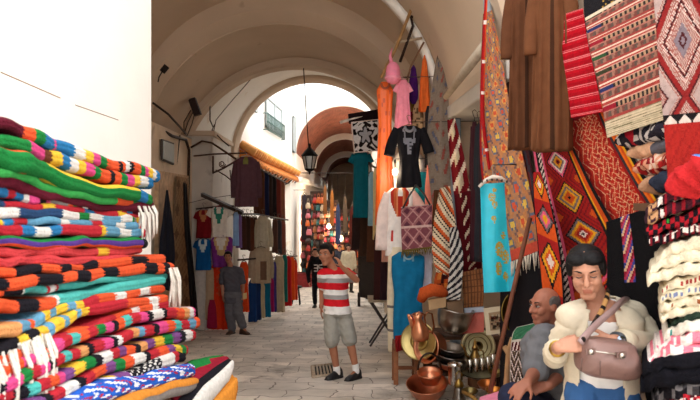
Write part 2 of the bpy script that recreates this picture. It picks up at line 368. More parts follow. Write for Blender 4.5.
def panel(name, label, cat, rows, col, nu=40, nv=60, waves=3, amp=.015, th=.012, mat=None, group=None, ph=0, fringe=None, parent=None, sm=True):
    """hanging textile: rows of (left, right), each (px, py, depth); col(u, v) -> colour"""
    f = spl if sm else lin
    A = [r[0] for r in rows]; B = [r[1] for r in rows]
    def pt(u, v):
        a = f(A, v); b = f(B, v); p = [lerp(i, j, u) for i, j in zip(a, b)]
        p = P(*p); nrm = (p-V((0,0,CZ))).normalized()
        dx = amp*math.sin(u*waves*2*math.pi+ph+v*1.3)*(.35+.65*v)+amp*.3*math.sin(u*waves*5.1+ph*2+v*4)
        return p+nrm*dx, nrm
    g = [[pt(i/nu, j/nv) for i in range(nu+1)] for j in range(nv+1)]
    mb = MB(); vs = [q[0] for r in g for q in r]; bk = [q[0]+q[1]*th for r in g for q in r]; n = nu+1; N = len(vs); fs = []; cs = []
    for j in range(nv):
        for i in range(nu):
            c = col((i+.5)/nu, (j+.5)/nv); a = j*n+i
            fs.append((a, a+n, a+n+1, a+1)); cs.append(c); fs.append((N+a, N+a+1, N+a+n+1, N+a+n)); cs.append(c)
    for i in range(nu):
        fs.append((i, i+1, N+i+1, N+i)); cs.append(col((i+.5)/nu, 0)); a = nv*n+i; fs.append((a+1, a, N+a, N+a+1)); cs.append(col((i+.5)/nu, 1))
    for j in range(nv):
        a = j*n; fs.append((a+n, a, N+a, N+a+n)); cs.append(col(0, (j+.5)/nv)); a = j*n+nu; fs.append((a, a+n, N+a+n, N+a)); cs.append(col(1, (j+.5)/nv))
    mb.add(vs+bk, fs, cs)
    o = build(name, mb, mat or WOOL, parent)
    if parent is None: tag(o, label, cat, group)
    if fringe:
        fc, L, k = fringe; fb = MB(); rnd = random.Random(len(label or name))
        for i in range(k):
            a = g[nv][int(i*nu/(k-1))][0]; s = V((rnd.uniform(-.01,.01), -.006, 0))
            fb.tube([a, a+s+V((0,0,-L*.5)), a+s*1.7+V((0,0,-L*rnd.uniform(.8,1.1)))], [.006,.005,.002], fc, 5)
        fo = build('fringe', fb, WOOL, o); fo['label'] = 'knotted thread fringe'
    return o

def hanger(root, c, R, s, wid, col, drop=.0):
    mb = MB(); up = V((0,0,1)); r = .006*max(1, s*60)
    mb.tube([c+up*.10+R*.03, c+up*.125, c+up*.11-R*.03, c+up*.07-R*.02, c+up*.03, c], r*.7, col, 6)
    mb.tube([c-R*wid-up*.09, c-R*wid*.5-up*.02, c, c+R*wid*.5-up*.02, c+R*wid-up*.09], [r, r*1.4, r*1.5, r*1.4, r], col, 6)
    return build('hanger', mb, WOOD, root)

FOLDK = 1.0
def garment(name, label, cat, cx, y0, y1, d, prof, col, yaw=0., dep=.45, fold=(5, .08), sleeves=(), hang=None, group=None, mat=None, ns=32, nt=34, scol=None, neck=None, maxdep=.13, ph=0.):
    """hanging garment. prof: (t, half width px, offset px); col(s, t, front)"""
    s = d/F; R = V((math.cos(yaw), math.sin(yaw), 0)); N = V((math.sin(yaw), -math.cos(yaw), 0)); H = (y1-y0)
    cf = col if callable(col) else (lambda a, b, f: col)
    mat = mat or CLOTH
    base = P(cx, y1, d)
    root = empty(name, base, label, cat, group)
    T = [p[0] for p in prof]
    def hw(t):
        for i in range(len(prof)-1):
            if t <= prof[i+1][0]:
                f = (t-prof[i][0])/max(1e-6, prof[i+1][0]-prof[i][0]); f = f*f*(3-2*f)*.5+f*.5
                o0 = prof[i][2] if len(prof[i]) > 2 else 0; o1 = prof[i+1][2] if len(prof[i+1]) > 2 else 0
                return lerp(prof[i][1], prof[i+1][1], f), lerp(o0, o1, f)
        q = prof[-1]; return q[1], (q[2] if len(q) > 2 else 0)
    def WP(a, py, n): return P(cx, py, d)+R*(a*s)+N*n
    mb = MB(); rings = []
    for j in range(nt+1):
        t = j/nt; h, off = hw(t); dp = min(maxdep, h*s*dep); ring = []
        for k in range(ns):
            th = 2*math.pi*k/ns; ca, sa = math.cos(th), math.sin(th)
            a = h*math.copysign(abs(ca)**.75, ca); n = dp*math.copysign(abs(sa)**.8, sa)
            fa = fold[0]*a/max(h, 1e-3); n += (fold[1]*1.5*math.sin(fa*1.9+ph+t*.8)*(.2+t)+fold[1]*.7*math.sin(fa*3.7+ph*2+2.2*math.sin(t*5+ph))*(.35+.5*t)+.03*math.sin(t*19+a*.35+ph))*h*s*(1 if sa > -.3 else -.5)
            hem = (.5+.5*math.sin(fold[0]*ca*2+ph))*H*.012 if j == nt else 0
            ring.append(WP(a+off, lerp(y0, y1, t)-hem, n))
        rings.append(ring)
    mb.rings(rings, lambda j, k: cf(math.cos(2*math.pi*(k+.5)/ns), (j+.5)/nt, math.sin(2*math.pi*(k+.5)/ns) > 0))
    build('body', mb, mat, root)
    for sv in sleeves:                                           # (points px relative to cx / absolute py, half widths px, colour)
        sp, sw, sc = sv; sb = MB(); rr = []
        for j in range(9):
            a, py, n = spl([(q[0], q[1], q[2] if len(q) > 2 else 0) for q in sp], j/8); h = lerp(sw[0], sw[1], j/8)
            a2, py2, _ = spl([(q[0], q[1], 0) for q in sp], min(1, j/8+.05)); a1, py1, _ = spl([(q[0], q[1], 0) for q in sp], max(0, j/8-.05))
            tx, ty = a2-a1, py2-py1; L = math.hypot(tx, ty) or 1; nx, ny = -ty/L, tx/L
            ring = []
            for k in range(14):
                th = 2*math.pi*k/14; q = h*math.cos(th)
                ring.append(WP(a+nx*q, py+ny*q, n+min(.06, h*s*.55)*math.sin(th)*(1+.22*math.sin(3*th+j*1.7)+.12*math.sin(j*2.3+th))))
            rr.append(ring)
        sb.rings(rr, (lambda i, k, sc=sc: sc(i/8)) if callable(sc) else sc); build('sleeve', sb, mat, root)
    if neck:                                                     # (half width px, depth px, colour, thickness px)
        hwd, dpt, nc, tk = neck; nb = MB(); dp = min(maxdep, hw(.06)[0]*s*dep)
        pts = [WP(hwd*math.cos(a), y0+H*.015+dpt*math.sin(a), dp*.9+.012) for a in [math.pi*k/12 for k in range(13)]]
        nb.tube(pts, tk*s, nc, 6); build('neck_trim', nb, mat, root)
    if hang: hanger(root, WP(hang[2] if len(hang) > 2 else 0, y0-1.5, 0), R, s, hang[0]*s, hang[1])
    return root

for _k, _c in list(PAL.items()):                              # dyes dimmed and slightly greyed against overexposure
    _g = sum(_c)/3; PAL[_k] = tuple(.74*lerp(x, _g, .08) for x in _c)
def seq(code):                                                  # "m6 o12" -> [(colour, length)]
    return [(PAL[q[0]], float(q[1:])) for q in code.split()]
def blanket(name, label, path, code, depthf, back, group, cat='blanket', lobes=2, nseg=None, jag=.25, layer=None, fringes=(), seed=0, mat=None, sag=.0, flip=False):
    """one folded blanket: its fold runs along path [(px, py, thickness px)], code = colours along it in px;
    depthf(px) -> depth, back = vector from the fold to the back edge"""
    rnd = random.Random(seed+len(label)); xs0, xs1 = path[0][0], path[-1][0]; L = abs(xs1-xs0)
    n = nseg or int(max(30, L*.75)); sq = seq(code) if code else None; tot = sum(q[1] for q in sq) if sq else 1
    phs = [rnd.uniform(0, 6.28) for _ in range(6)]
    mb = MB(); rings = []; m = 18
    prof = []
    for k in range(m+1):                                         # nose of the fold, bottom to top; two soft lobes
        a = -math.pi/2+math.pi*k/m
        r = 1-(.16*math.exp(-(a/.22)**2) if lobes == 2 else 0)
        prof.append((math.cos(a)*r, math.sin(a)))
    up = V((0,0,1)); cents = []
    for i in range(n+1):
        f = i/n
        px, py, th = spl(path, f); d = depthf(px, f) ; s = d/F; h = th*s*.5
        c = P(px, py, d); c += up*(.004*math.sin(f*17+phs[0])+.003*math.sin(f*41+phs[1]))
        bo = back.normalized(); c += bo*(.006*math.sin(f*13+phs[2])+.004*math.sin(f*29+phs[3]))
        e = min(1, .35+min(f, 1-f)*n*.22)                        # rounded ends
        e = math.sin(e*math.pi/2)
        h *= e*(1+.08*math.sin(f*23+phs[4]))
        cents.append((c, h))
        ring = [c-bo*(h*.9*q[0])+up*(h*q[1]) for q in prof]
        Lb = back.length
        ring += [c+bo*Lb*.5+up*(h*.92-sag*.5), c+bo*Lb+up*(h*.85-sag), c+bo*Lb-up*(h*.85+sag), c+bo*Lb*.5-up*(h*.92+sag*.5)]
        rings.append(ring)
    def colr(i, k):
        if layer: return layer((i+.5)/n, k/m)
        f = (i+.5)/n*tot+jag*2.2*math.sin(k*1.9+i*.3)
        acc = 0
        for c, l in sq:
            acc += l
            if f < acc: return c
        return sq[-1][0]
    mb.rings(rings, colr)
    o = tag(build(name, mb, mat or WOOL), label, cat, group)
    for fr in fringes:
        f0, f1, k, Ln, fc = fr; fb = MB()
        for j in range(k):
            f = lerp(f0, f1, j/max(1, k-1)); c, h = cents[min(n, int(f*n))]
            q = c-bo*h*.9+V((rnd.uniform(-.012,.012), rnd.uniform(-.015,.015), 0))
            l = Ln*rnd.uniform(.75, 1.1); sw = V((rnd.uniform(-.02,.02), rnd.uniform(-.03,.02), 0))
            fb.tube([q, q+sw*.3-bo*.02-up*l*.3, q+sw*.7-bo*.015-up*l*.7, q+sw-bo*.01-up*l], [.006,.0075,.007,.003], fc, 6)
        build('fringe', fb, WOOL, o)['label'] = 'twisted white wool tassels'
    return o

# ---------------------------------------------------------------- the tall pile of bright blankets on the left
def leftd(U): return lambda px, f: F*U/(328-px)
GL = 'folded bright wool blankets in the tall sunlit pile'
def LB(label, path, code, U, **k):
    back = V((-(1.43-U), .0, 0)); return blanket('folded_blanket', label, path, code, leftd(U), back, GL, **k)
WH = C(214,206,194)
LB('rainbow wool blanket topmost on the sunlit pile, maroon then orange, green and blue', [(-45,112,14),(0,124,13),(30,135,14),(62,148,14),(100,162,13),(130,168,12),(157,178,13)],
   'm62 o13 g11 b14 p3 b22 w9 y8 p8 g8 o14 k4 o3 w5 k5 o10 g6 p5 y6 w5 b10', .985, seed=1)
LB('second blanket of the sunlit pile with pink, brown and yellow bands', [(-45,134,13),(0,143,14),(30,149,15),(60,161,15),(92,172,14),(120,179,13),(152,184,13)],
   'g60 p19 n8 y12 b10 w9 y7 p8 g6 o12 k6 o8 g7 p7 y6 w9 b10', .975, seed=2)
def gy(f, q):
    if f > .93: return PAL['g']
    if f > .88: return PAL['b']
    return PAL['y'] if q > .62 and f > .42 else (PAL['o'] if q > .8 and f < .3 else PAL['g'])
LB('thick green blanket with a yellow upper edge in the sunlit pile', [(-45,148,20),(0,157,22),(30,165,20),(60,179,17),(100,190,14),(130,194,13),(150,199,13)], None, .955, layer=gy, seed=3)
def go(f, q): return PAL['o'] if .86 < f < .94 else (PAL['g'] if f >= .94 else PAL['G'])
LB('pale green blanket with an orange tip above a maroon one', [(-45,158,9),(0,171,9),(30,180,9),(60,191,9),(100,199,9),(140,202,9)], None, .965, layer=go, lobes=1, seed=4)
LB('dark maroon blanket under the pale green one, its fringe hanging by the pier', [(-45,166,16),(0,180,15),(30,189,11),(60,199,8),(100,206,8),(150,206,12)], 'm180', .975, seed=5, fringes=[(.92,1,9,.17,WH)])
LB('blue and pink patchwork blanket below the maroon one', [(-45,184,10),(0,192,11),(30,198,10),(70,204,9),(110,210,9),(135,214,9)], 'd20 b28 r12 b10 w6 p12 k8 p4 h16 o5 g5 k6 w6 k5 r18 y14 r8 b8 m14', .99, seed=6)
LB('red blanket with one yellow patch, thin, above pale blue ones', [(-45,197,7),(0,203,7),(45,208,8),(100,213,8),(136,219,8)], 'd50 r34 y11 r24 b10 r20 y10 r20', .985, seed=7, lobes=1)
LB('white and slate blue blanket with a small green square', [(-45,205,10),(0,211,11),(60,215,10),(120,219,9),(138,222,8)], 'l20 w40 d36 w13 g9 w10 l14 w16 g6 h6 y12 l12', .98, seed=8)
LB('pale blue blanket with red and white blocks', [(-45,218,9),(0,221,8),(50,222,8),(100,224,8),(140,227,8)], 'y50 b10 r14 l30 w10 l22 r12 l14 w8 l14 r12', .975, seed=9, lobes=1)
LB('red, white and blue blanket with long soft blocks mid pile', [(-45,229,10),(0,230,11),(60,231,11),(130,232,11),(142,234,10)], 'r66 b9 w12 b9 r26 y3 l11 w10 l12 r20 b8 w6 r4', .965, seed=10)
LB('green, violet and orange edged blanket mid pile', [(-45,240,10),(0,242,10),(60,243,10),(100,242,10),(144,244,11)], None, .955, seed=11, lobes=1,
   layer=lambda f, q: PAL['k'] if f > .955 else (PAL['g'] if q > .66 else (PAL['u'] if q > .3 else PAL['o'])))
LB('coral red blanket, upper of two, mid pile', [(-45,253,9),(0,252,10),(60,252,10),(141,251,9)], 'c150 y6 c30', .965, seed=12, jag=.1)
LB('coral red blanket, lower of two, above the black and orange ones', [(-45,263,10),(0,262,10),(60,261,10),(141,260,8)], 'c190', .955, seed=13, jag=.1)
LB('orange blanket with black blocks, upper of two in the pile', [(-45,272,10),(0,272,10),(60,269,9),(100,265,9),(163,259,11)], 'o61 k23 o16 k14 o19 k16 o28 k11 o16 k3', .935, seed=14)
LB('orange blanket with black blocks, lower of two, its white fringe hanging', [(-45,284,12),(0,283,12),(60,279,11),(100,273,11),(150,269,11),(171,267,11)], 'k50 o20 k20 o12 k18 o17 k13 o22 k14 o9 k10 o15 k6', .915, seed=15, fringes=[(.9,1,14,.25,WH)])
LB('turquoise blanket with a red and white dash near its orange end', [(-45,290,9),(0,291,9),(40,289,9),(95,281,8),(166,275,8)], 'o52 k24 w4 t30 r3 w6 r3 t88', .93, seed=16, lobes=1)
LB('thick turquoise blanket with a black and orange end', [(-45,309,13),(0,307,13),(40,304,12),(70,299,11),(110,290,11),(163,281,9)], 'o58 k18 o22 w5 t104', .91, seed=17)
LB('yellow blanket with pale blue patches, upper of two', [(-45,345,13),(0,333,13),(30,323,13),(60,310,11),(100,299,10),(165,289,9)], 'a60 l18 o6 l14 y10 l10 y12 l8 y8 r16 o12 w6 o8 w6 o14', .90, seed=18)
LB('yellow blanket with black tip and white tassels spilling down', [(-45,362,14),(5,348,14),(30,338,14),(60,322,13),(100,308,11),(165,298,9)], 'k66 y16 k16 y16 l9 y14 l8 y14 l6 y8 r30 o14 w6 o10', .885, seed=19, fringes=[(.28,.44,22,.24,WH),(.1,.22,12,.22,WH)])
LB('orange red blanket with white dashes', [(-45,366,12),(5,358,12),(45,344,12),(80,332,11),(120,317,10),(167,303,9)], 'o80 r30 o26 r30 o16 w5 o10 w5 r14', .88, seed=20)
BE = 'pink, teal, red and black'
LB('many coloured blanket of pink, teal and red beads, uppermost of four', [(-45,385,13),(10,368,13),(60,345,12),(110,326,11),(150,316,11),(192,312,12)], 'r40 o20 p10 t9 o8 p9 r10 t9 o9 r8 g8 p9 k6 o8 t8 r10 p8 k6 w12 k4 r10 o8 a6 w6 p6', .86, seed=21)
LB('many coloured blanket with white and black bars, second of four', [(-45,402,13),(10,382,13),(60,360,12),(110,342,11),(150,330,11),(198,322,13)], 'k40 p14 g9 r8 p8 k6 r8 t8 r10 a8 k5 r9 p8 k5 w5 r14 a7 l6 r9 k5 p8 o7 t6 r8 l7 o8', .845, seed=22)
LB('many coloured blanket with violet and green bars, third of four', [(-45,420,13),(10,398,13),(60,376,12),(110,356,12),(150,344,11),(192,335,12)], 'r50 k12 t9 r9 o9 p6 v9 y9 g9 k7 w12 r9 v8 o10 k6 a8 v9 y9 g8 v7 k5 w8 r9', .835, seed=23)
LB('many coloured blanket with orange, white and green bars, lowest of four', [(-45,436,13),(10,414,13),(60,392,12),(110,368,12),(150,355,12),(186,350,11)], 'm60 v12 k8 r11 w12 k7 r9 o12 v9 g9 o9 w14 k6 r10 o9 v7 y8 g8 r8', .82, seed=24)
def dots(f, q):
    if f > .9: return PAL['k']
    if f > .78: return PAL['w'] if f < .86 else PAL['r']
    if f > .62: return PAL['w'] if (math.sin(f*260)*math.sin(q*17+f*60)) > .35 else PAL['k']
    return seq('v1 k1 r1 o1 w1 r1 g1 y1')[int(f*14) % 8][0]
LB('dark blanket with white spots and a black rolled end', [(-45,448,13),(20,425,13),(70,402,13),(120,381,13),(160,362,13),(184,356,12)], None, .80, layer=dots, seed=25)
def ptn(f, q):
    a = math.sin(f*95+3*math.sin(q*9))*math.sin(q*10+f*31); return C(225,228,235) if a > .38 else (PAL['r'] if a < -.72 else C(35,90,185))
LB('blue and white patterned throw near the bottom of the pile', [(-45,462,20),(40,425,20),(90,398,19),(140,382,18),(192,371,14)], None, .77, layer=ptn, seed=26, nseg=150)
def yel(f, q): return PAL['e'] if q > .55 else PAL['h']
LB('yellow and grey folded blanket lowest at the corner', [(0,470,20),(60,445,20),(120,410,20),(160,392,17),(200,384,13)], None, .745, layer=yel, seed=27)
# flat folded corner pieces that stick out towards the street
def slab(name, label, poly, th, col, group, cat='blanket', mat=None):
    """a folded blanket lying flat: poly of top corners (px, py, d) in two rows"""
    mb = MB(); a, b = poly; n = 24; k = 12
    def top(u, v): return P(*[lerp(x, y, v) for x, y in zip(lin(a, u), lin(b, u))])
    rings = []
    for i in range(n+1):
        u = i/n; ring = []; e = min(1, .45+min(u, 1-u)*8)
        T = [top(u, v/k) for v in range(k+1)]
        ring += [q+V((0,0,.004*math.sin(u*9+v)-th*.12*(0 if 0 < v < k else 1))) for v, q in enumerate(T)]
        ring += [q-V((0,0,th*e*(1 if 0 < v < k else .85))) for v, q in reversed(list(enumerate(T)))]
        rings.append(ring)
    mb.rings(rings, lambda i, j: col((i+.5)/n, min(1, max(0, (j+.5)/k)) if j < k else (1.0 if j == k else max(0, 1-(j-k-.5)/k))))
    return tag(build(name, mb, mat or WOOL), label, cat, group)
def cst(u, v):
    if v > .82: return PAL['w']
    if v > .55: return PAL['k']
    if v > .2: return PAL['g'] if .3 < u < .75 and v < .32 else C(140,25,45)
    return PAL['g'] if u > .4 else PAL['m']
slab('folded_blanket', 'maroon, black and white striped blanket jutting out at the pile corner', [[(165,372,3.1),(192,357,3.6),(222,354,3.95)],[(182,425,2.75),(206,392,3.2),(234,361,3.7)]], .10, cst, GL)
slab('folded_blanket', 'plain orange blanket at the pile corner under the striped one', [[(170,400,3.2),(200,380,3.6),(226,370,3.85)],[(190,440,2.9),(215,405,3.3),(238,379,3.7)]], .16, lambda u, v: PAL['e'], GL)
# the bench that carries the pile
def bench():
    U0, U1, y0, y1 = .72, 1.42, 1.3, 3.9
    zt = .40
    root = empty('wooden_bench', (SX(-1.07, 2.7), 2.7, G(2.7)), 'low plank bench under the tall pile of bright blankets', 'bench')
    top = MB(); n = C(120,85,55)
    for k in range(5):
        a, b = lerp(U0, U1, k/5)+.008, lerp(U0, U1, (k+1)/5)-.008
        top.add([(SX(-q, y), y, z) for z in (zt-.05, zt) for y in (y0, y1) for q in (b, a)], [(0,2,3,1),(4,5,7,6),(0,1,5,4),(1,3,7,5),(3,2,6,7),(2,0,4,6)], n)
    build('plank_top', top, WOOD, root, False)
    for y in (y0+.1, y1-.1):
        for q in (U0+.08, U1-.08):
            l = MB(); x = SX(-q, y); l.box((x-.04, y-.04, G(y)-.01), (x+.04, y+.04, zt-.05), n); build('leg', l, WOOD, root, False)
bench()
# ---------------------------------------------------------------- right side: rugs and garments on the shop front
def tri(x): x = x % 1; return 4*abs(x-.5)-1
RD, BK, OR, YL, PK, WT, GY = C(165,32,30), C(30,24,26), C(215,85,30), C(235,165,35), C(235,95,130), C(235,215,205), C(120,105,105)
def zwave(u, v):                                                 # big lozenge kilim in black, red and orange
    if u < .05: return PK
    if u < .09: return BK
    if u < .17: return WT if (v*34+u*14) % 1 < .5 else BK         # barber border
    if u < .21: return PK
    if u > .93: return BK
    if u > .84: return YL if u < .875 else OR
    if u > .80: return BK
    x = (u-.505)/.27; c = v*5.4; k = int(c); y = (c % 1-.5)*2
    m = max(abs(x)*.95, 0)+abs(y)*.95
    cols = [[BK,YL,GY,WT,PK,RD],[BK,OR,YL,GY,YL,OR],[BK,RD,OR,YL,GY,WT],[BK,YL,RD,PK,OR,BK]][k % 4]
    if m < .2: return cols[0] if m < .1 else cols[5]
    if m < .36: return cols[1]
    if m < .5: return cols[2]
    if m < .66: return cols[3]
    if m < .8: return cols[4]
    if m < .9: return BK
    mm = min(abs(abs(x)-1)+abs(y % 2-1), 1)
    if mm < .25: return OR
    return RD if (abs(x)+abs(y)) % .3 < .2 else C(120,24,30)
def p4(rows, off=0.): return rows
panel('kilim_rug', 'black and red kilim of big nested lozenges with pink and zigzag borders, behind the woman', 'rug',
      [((533,150,wd(533,1.6)),(574,148,wd(574,1.6))),((540,195,wd(540,1.6)),(595,190,wd(595,1.6))),((549,245,wd(549,1.6)),(622,238,wd(622,1.6))),((556,300,wd(556,1.6)),(644,290,wd(644,1.6))),((560,345,wd(560,1.6)),(650,330,wd(650,1.6)))],
      zwave, 76, 150, waves=1.5, amp=.015, ph=1)
def smallkilim(u, v):
    x = abs(u-.5)*2; c = v*3.6; y = abs((c % 1)-.5)*2; m = x+y
    if u > .93 or u < .05: return BK
    if m < .3: return YL if int(c) % 2 else WT
    if m < .5: return PK if int(c) % 2 else OR
    if m < .7: return GY if int(c) % 2 else YL
    if m < .85: return BK
    return OR if int(c*2) % 2 else RD
panel('kilim_rug', 'narrow orange and yellow lozenge kilim turned back beside the big lozenge kilim', 'rug',
      [((533,172,wd(533,1.45)),(541,172,wd(541,1.47))),((534,205,wd(534,1.44)),(553,212,wd(553,1.45))),((538,250,wd(538,1.43)),(562,262,wd(562,1.44))),((545,325,wd(545,1.42)),(566,330,wd(566,1.43)))], smallkilim, 26, 70, waves=1, amp=.012)
def chev(u, v):
    if u > .93: return BK
    if u > .885: return YL
    if u > .85: return OR
    if u > .81: return C(235,110,30)
    if u > .76: return C(60,50,55)
    if u > .72: return C(150,25,25)
    if v < .12: return C(150,20,35)
    a = (u*9+tri(v*9)*.5+v*2) % 1; b = (v*40+tri(u*6)*.5) % 1
    if a < .13 or (b < .16 and .2 < u < .7): return C(225,165,125)
    return C(190,45,32) if (int(u*14)+int(v*30)) % 3 else C(160,30,28)
panel('chevron_rug', 'red rug with fine pale chevrons and a yellow and orange selvedge, hung slanting', 'rug',
      [((568,105,wd(568,1.63)),(604,102,wd(604,1.63))),((572,150,wd(572,1.63)),(614,120,wd(614,1.63))),((598,200,wd(598,1.63)),(640,168,wd(640,1.63))),((622,250,wd(622,1.63)),(664,205,wd(664,1.63))),((650,300,wd(650,1.63)),(690,260,wd(690,1.63)))],
      chev, 100, 200, waves=1, amp=.01)
def redstr(u, v):
    a = (v*11.5) % 1
    if a < .1 or .2 < a < .27: return C(232,120,125)
    return C(190,14,32) if a < .6 else C(170,10,28)
panel('striped_textile', 'bright red textile with fine pink cross stripes hung beside the brown robes', 'textile',
      [((559,16,wd(559,1.52)),(583,8,wd(583,1.53))),((562,50,wd(562,1.51)),(588,42,wd(588,1.52))),((567,85,wd(567,1.5)),(596,78,wd(596,1.51))),((571,118,wd(571,1.5)),(603,112,wd(603,1.5)))], redstr, 16, 220, waves=1.5, amp=.012)
def multistr(u, v):
    rnd = math.sin(int(u*26)*12.9+int(v*60)*4.1)
    if v < .05: return C(225,205,180)
    if v > .86:
        return C(205,185,155) if (v*60) % 1 < .55 else (C(120,110,80) if rnd > .2 else C(175,160,130))
    a = (v*8.2-.05) % 1
    if a < .09: return C(240,205,185)
    if a < .2: return C(168,66,58)
    if a < .26: return C(215,165,148)
    if a < .5:
        if u < .2: return [C(60,60,40), C(45,50,95), C(150,30,45), C(50,80,50)][int(v*8.2) % 4]
        return C(48,42,40) if (u*15+int(v*16)) % 1 < .5 else C(178,140,110)
    if a < .58: return C(176,110,98)
    if a < .86: return [C(120,70,62), C(96,78,70), C(152,106,90)][int((u*24+v*10)) % 3]
    return C(160,66,60)
panel('striped_blanket', 'long blanket striped in salmon, cream and black dashes above the rug rolls', 'blanket',
      [((585,18,wd(585,1.46)),(655,-22,wd(655,1.5))),((590,50,wd(590,1.44)),(660,18,wd(660,1.48))),((600,92,wd(600,1.42)),(666,62,wd(666,1.46))),((607,138,wd(607,1.40)),(670,118,wd(670,1.45)))], multistr, 60, 170, waves=1, amp=.012)
def blackgold(u, v): return C(190,150,70) if (abs(u-.55) < .22 and math.sin(u*60)*math.sin(v*50) > .35) else C(30,28,32)
panel('embroidered_cloth', 'black cloth with gold stitching above the salmon striped blanket', 'textile',
      [((583,-12,wd(583,1.52)),(645,-30,wd(645,1.52))),((584,12,wd(584,1.51)),(640,-6,wd(640,1.51))),((586,32,wd(586,1.5)),(628,14,wd(628,1.5)))], blackgold, 40, 24, waves=1, amp=.01)
def pinkkil(u, v):
    if v > .68:
        if v < .735: return BK if abs((u*5) % 1-.5)*2 > (v-.68)/.055 else WT
        return C(182,44,38) if (int(u*30)+int(v*60)) % 5 else C(165,36,34)
    x = abs(((u*1.15+.12) % 1)-.5)*2; c = v*1.9-.1; y = abs((c % 1)-.5)*2; m = (x*1.1+y)
    if .08 < m % .5 < .15: return C(80,28,32)
    if m < .3: return C(140,125,135)
    if .5 < m < .75: return C(172,100,92) if (u*40+v*60) % 1 < .6 else WT
    if .9 < m < 1.1: return C(150,40,40)
    if 1.25 < m < 1.6: return C(190,165,160)
    return C(168,106,98) if (u*34-v*50) % 1 < .55 else C(206,176,166)
panel('flatweave_rug', 'dusty pink and grey lozenge rug with a plain red end above the red bolster', 'rug',
      [((652,-25,wd(652,1.42)),(735,-50,wd(735,1.42))),((656,30,wd(656,1.42)),(735,15,wd(735,1.42))),((660,85,wd(660,1.42)),(735,75,wd(735,1.42))),((664,128,wd(664,1.42)),(735,122,wd(735,1.42))),((668,182,wd(668,1.42)),(735,178,wd(735,1.42)))], pinkkil, 70, 150, waves=.8, amp=.012)
def blk(u, v):
    if .28 < u < .46 and v < .42: return [C(190,60,90), C(60,70,150), C(225,190,150), C(150,30,50)][int((u*30+v*40)) % 4]
    return C(20,19,22)
panel('black_textile', 'black cloth with a narrow coloured woven strip hanging behind the woman', 'textile',
      [((606,222,wd(606,1.56)),(656,205,wd(656,1.56))),((607,270,wd(607,1.56)),(668,265,wd(668,1.56))),((606,330,wd(606,1.56)),(672,330,wd(672,1.56))),((606,420,wd(606,1.56)),(672,420,wd(672,1.56)))], blk, 50, 60, waves=2.5, amp=.012)
def dn(u, v): return [C(70,24,30), C(38,24,30), C(120,40,40), C(60,50,60)][int(u*9+math.sin(v*20)) % 4]
panel('striped_shawl', 'dark maroon striped shawl between the floral carpet and the brown robes', 'textile',
      [((502,78,wd(502,1.62)),(520,70,wd(520,1.62))),((506,140,wd(506,1.6)),(528,130,wd(528,1.6))),((514,215,wd(514,1.6)),(536,210,wd(536,1.6))),((522,262,wd(522,1.6)),(542,260,wd(542,1.6)))], dn, 30, 40, waves=3, amp=.02)
def floral(u, v):
    if v > .955: return C(205,80,60)
    if u < .06: return C(150,30,30)
    a = v*22; b = u*4.2+(int(a) % 2)*.5; x = (b % 1)-.5; y = (a % 1)-.5; m = x*x*1.2+y*y; k = (int(a)+int(b)) % 3
    if m < .05: return C(205,85,55) if k else C(225,180,80)
    if m < .12: return C(100,105,125) if k != 1 else C(215,150,80)
    if abs(x-y*.8) < .1: return C(120,90,85)
    return C(190,125,80) if (int(a*2)+int(b*3)) % 2 else C(170,120,90)
panel('floral_carpet', 'tall orange and blue floral carpet hanging behind the turquoise scarf', 'carpet',
      [((483,14,5.4),(492,10,5.4)),((481,60,5.38),(502,58,5.3)),((480,110,5.35),(510,105,5.1)),((482,180,5.3),(526,170,wd(526,1.58))),((500,266,5.2),(541,250,wd(541,1.57)))], floral, 40, 130, waves=1.2, amp=.03, fringe=(C(225,210,190), .13, 26))
panel('red_runner', 'narrow red cloth strip with white marks hung on the edge of the floral carpet', 'textile',
      [((485,-12,5.32),(488,-12,5.32)),((482,60,5.28),(485.5,60,5.28)),((481.5,120,5.26),(485,120,5.26)),((488,170,5.2),(491.5,169,5.2))], lambda u, v: WT if (v*6) % 1 < .05 else (C(215,80,40) if u > .6 and v < .5 else C(165,28,30)), 8, 60, waves=1, amp=.01)
def turq(u, v):
    x = u-.5; g = False
    for (a, b, r) in ((-.12,.2,.1),(-.05,.28,.08),(-.1,.42,.07),(.18,.55,.06),(.05,.66,.12),(.22,.72,.1),(.0,.8,.09),(.2,.86,.07),(-.02,.12,.06)):
        q = math.hypot((x-a)*1.1, (v-b)*2.6)
        if q < r*1.3 and math.sin(q*90+u*50)*math.sin(v*120) > -.45: g = True
    if g: return C(170,150,60)
    return C(30,190,212) if u < .78 else C(20,172,200)
sr = empty('embroidered_scarf', P(498,295,5.0), 'turquoise scarf with gold embroidery hanging from a white hanger', 'scarf')
panel('cloth_panel', None, None, [((480,184,5.0),(509,182,5.0)),((481,210,4.98),(512,210,4.98)),((482,250,4.97),(514,250,4.97)),((484,293,4.96),(516,291,4.96))], turq, 50, 90, waves=1.4, amp=.012, parent=sr, mat=SATIN)
hb = MB(); wc = C(238,225,210)
hb.tube([P(479,187,4.96), P(486,180,4.95), P(493,177,4.94), P(501,178,4.95), P(510,184,4.96)], [.012,.016,.02,.016,.012], wc, 8)
hb.tube([P(493,177,4.94), P(493,171,4.94), P(491,168,4.94), P(493,165,4.94), P(496,167,4.94)], .005, C(150,140,130), 6)
for k in range(6): hb.ell(P(482+k*5, 181.5-1.8*math.sin(k/5*math.pi), 4.93), .008, .008, .012, C(70,55,50), n=8, m=6)
build('hanger', hb, WOOD, sr)['label'] = 'white carved wooden hanger'
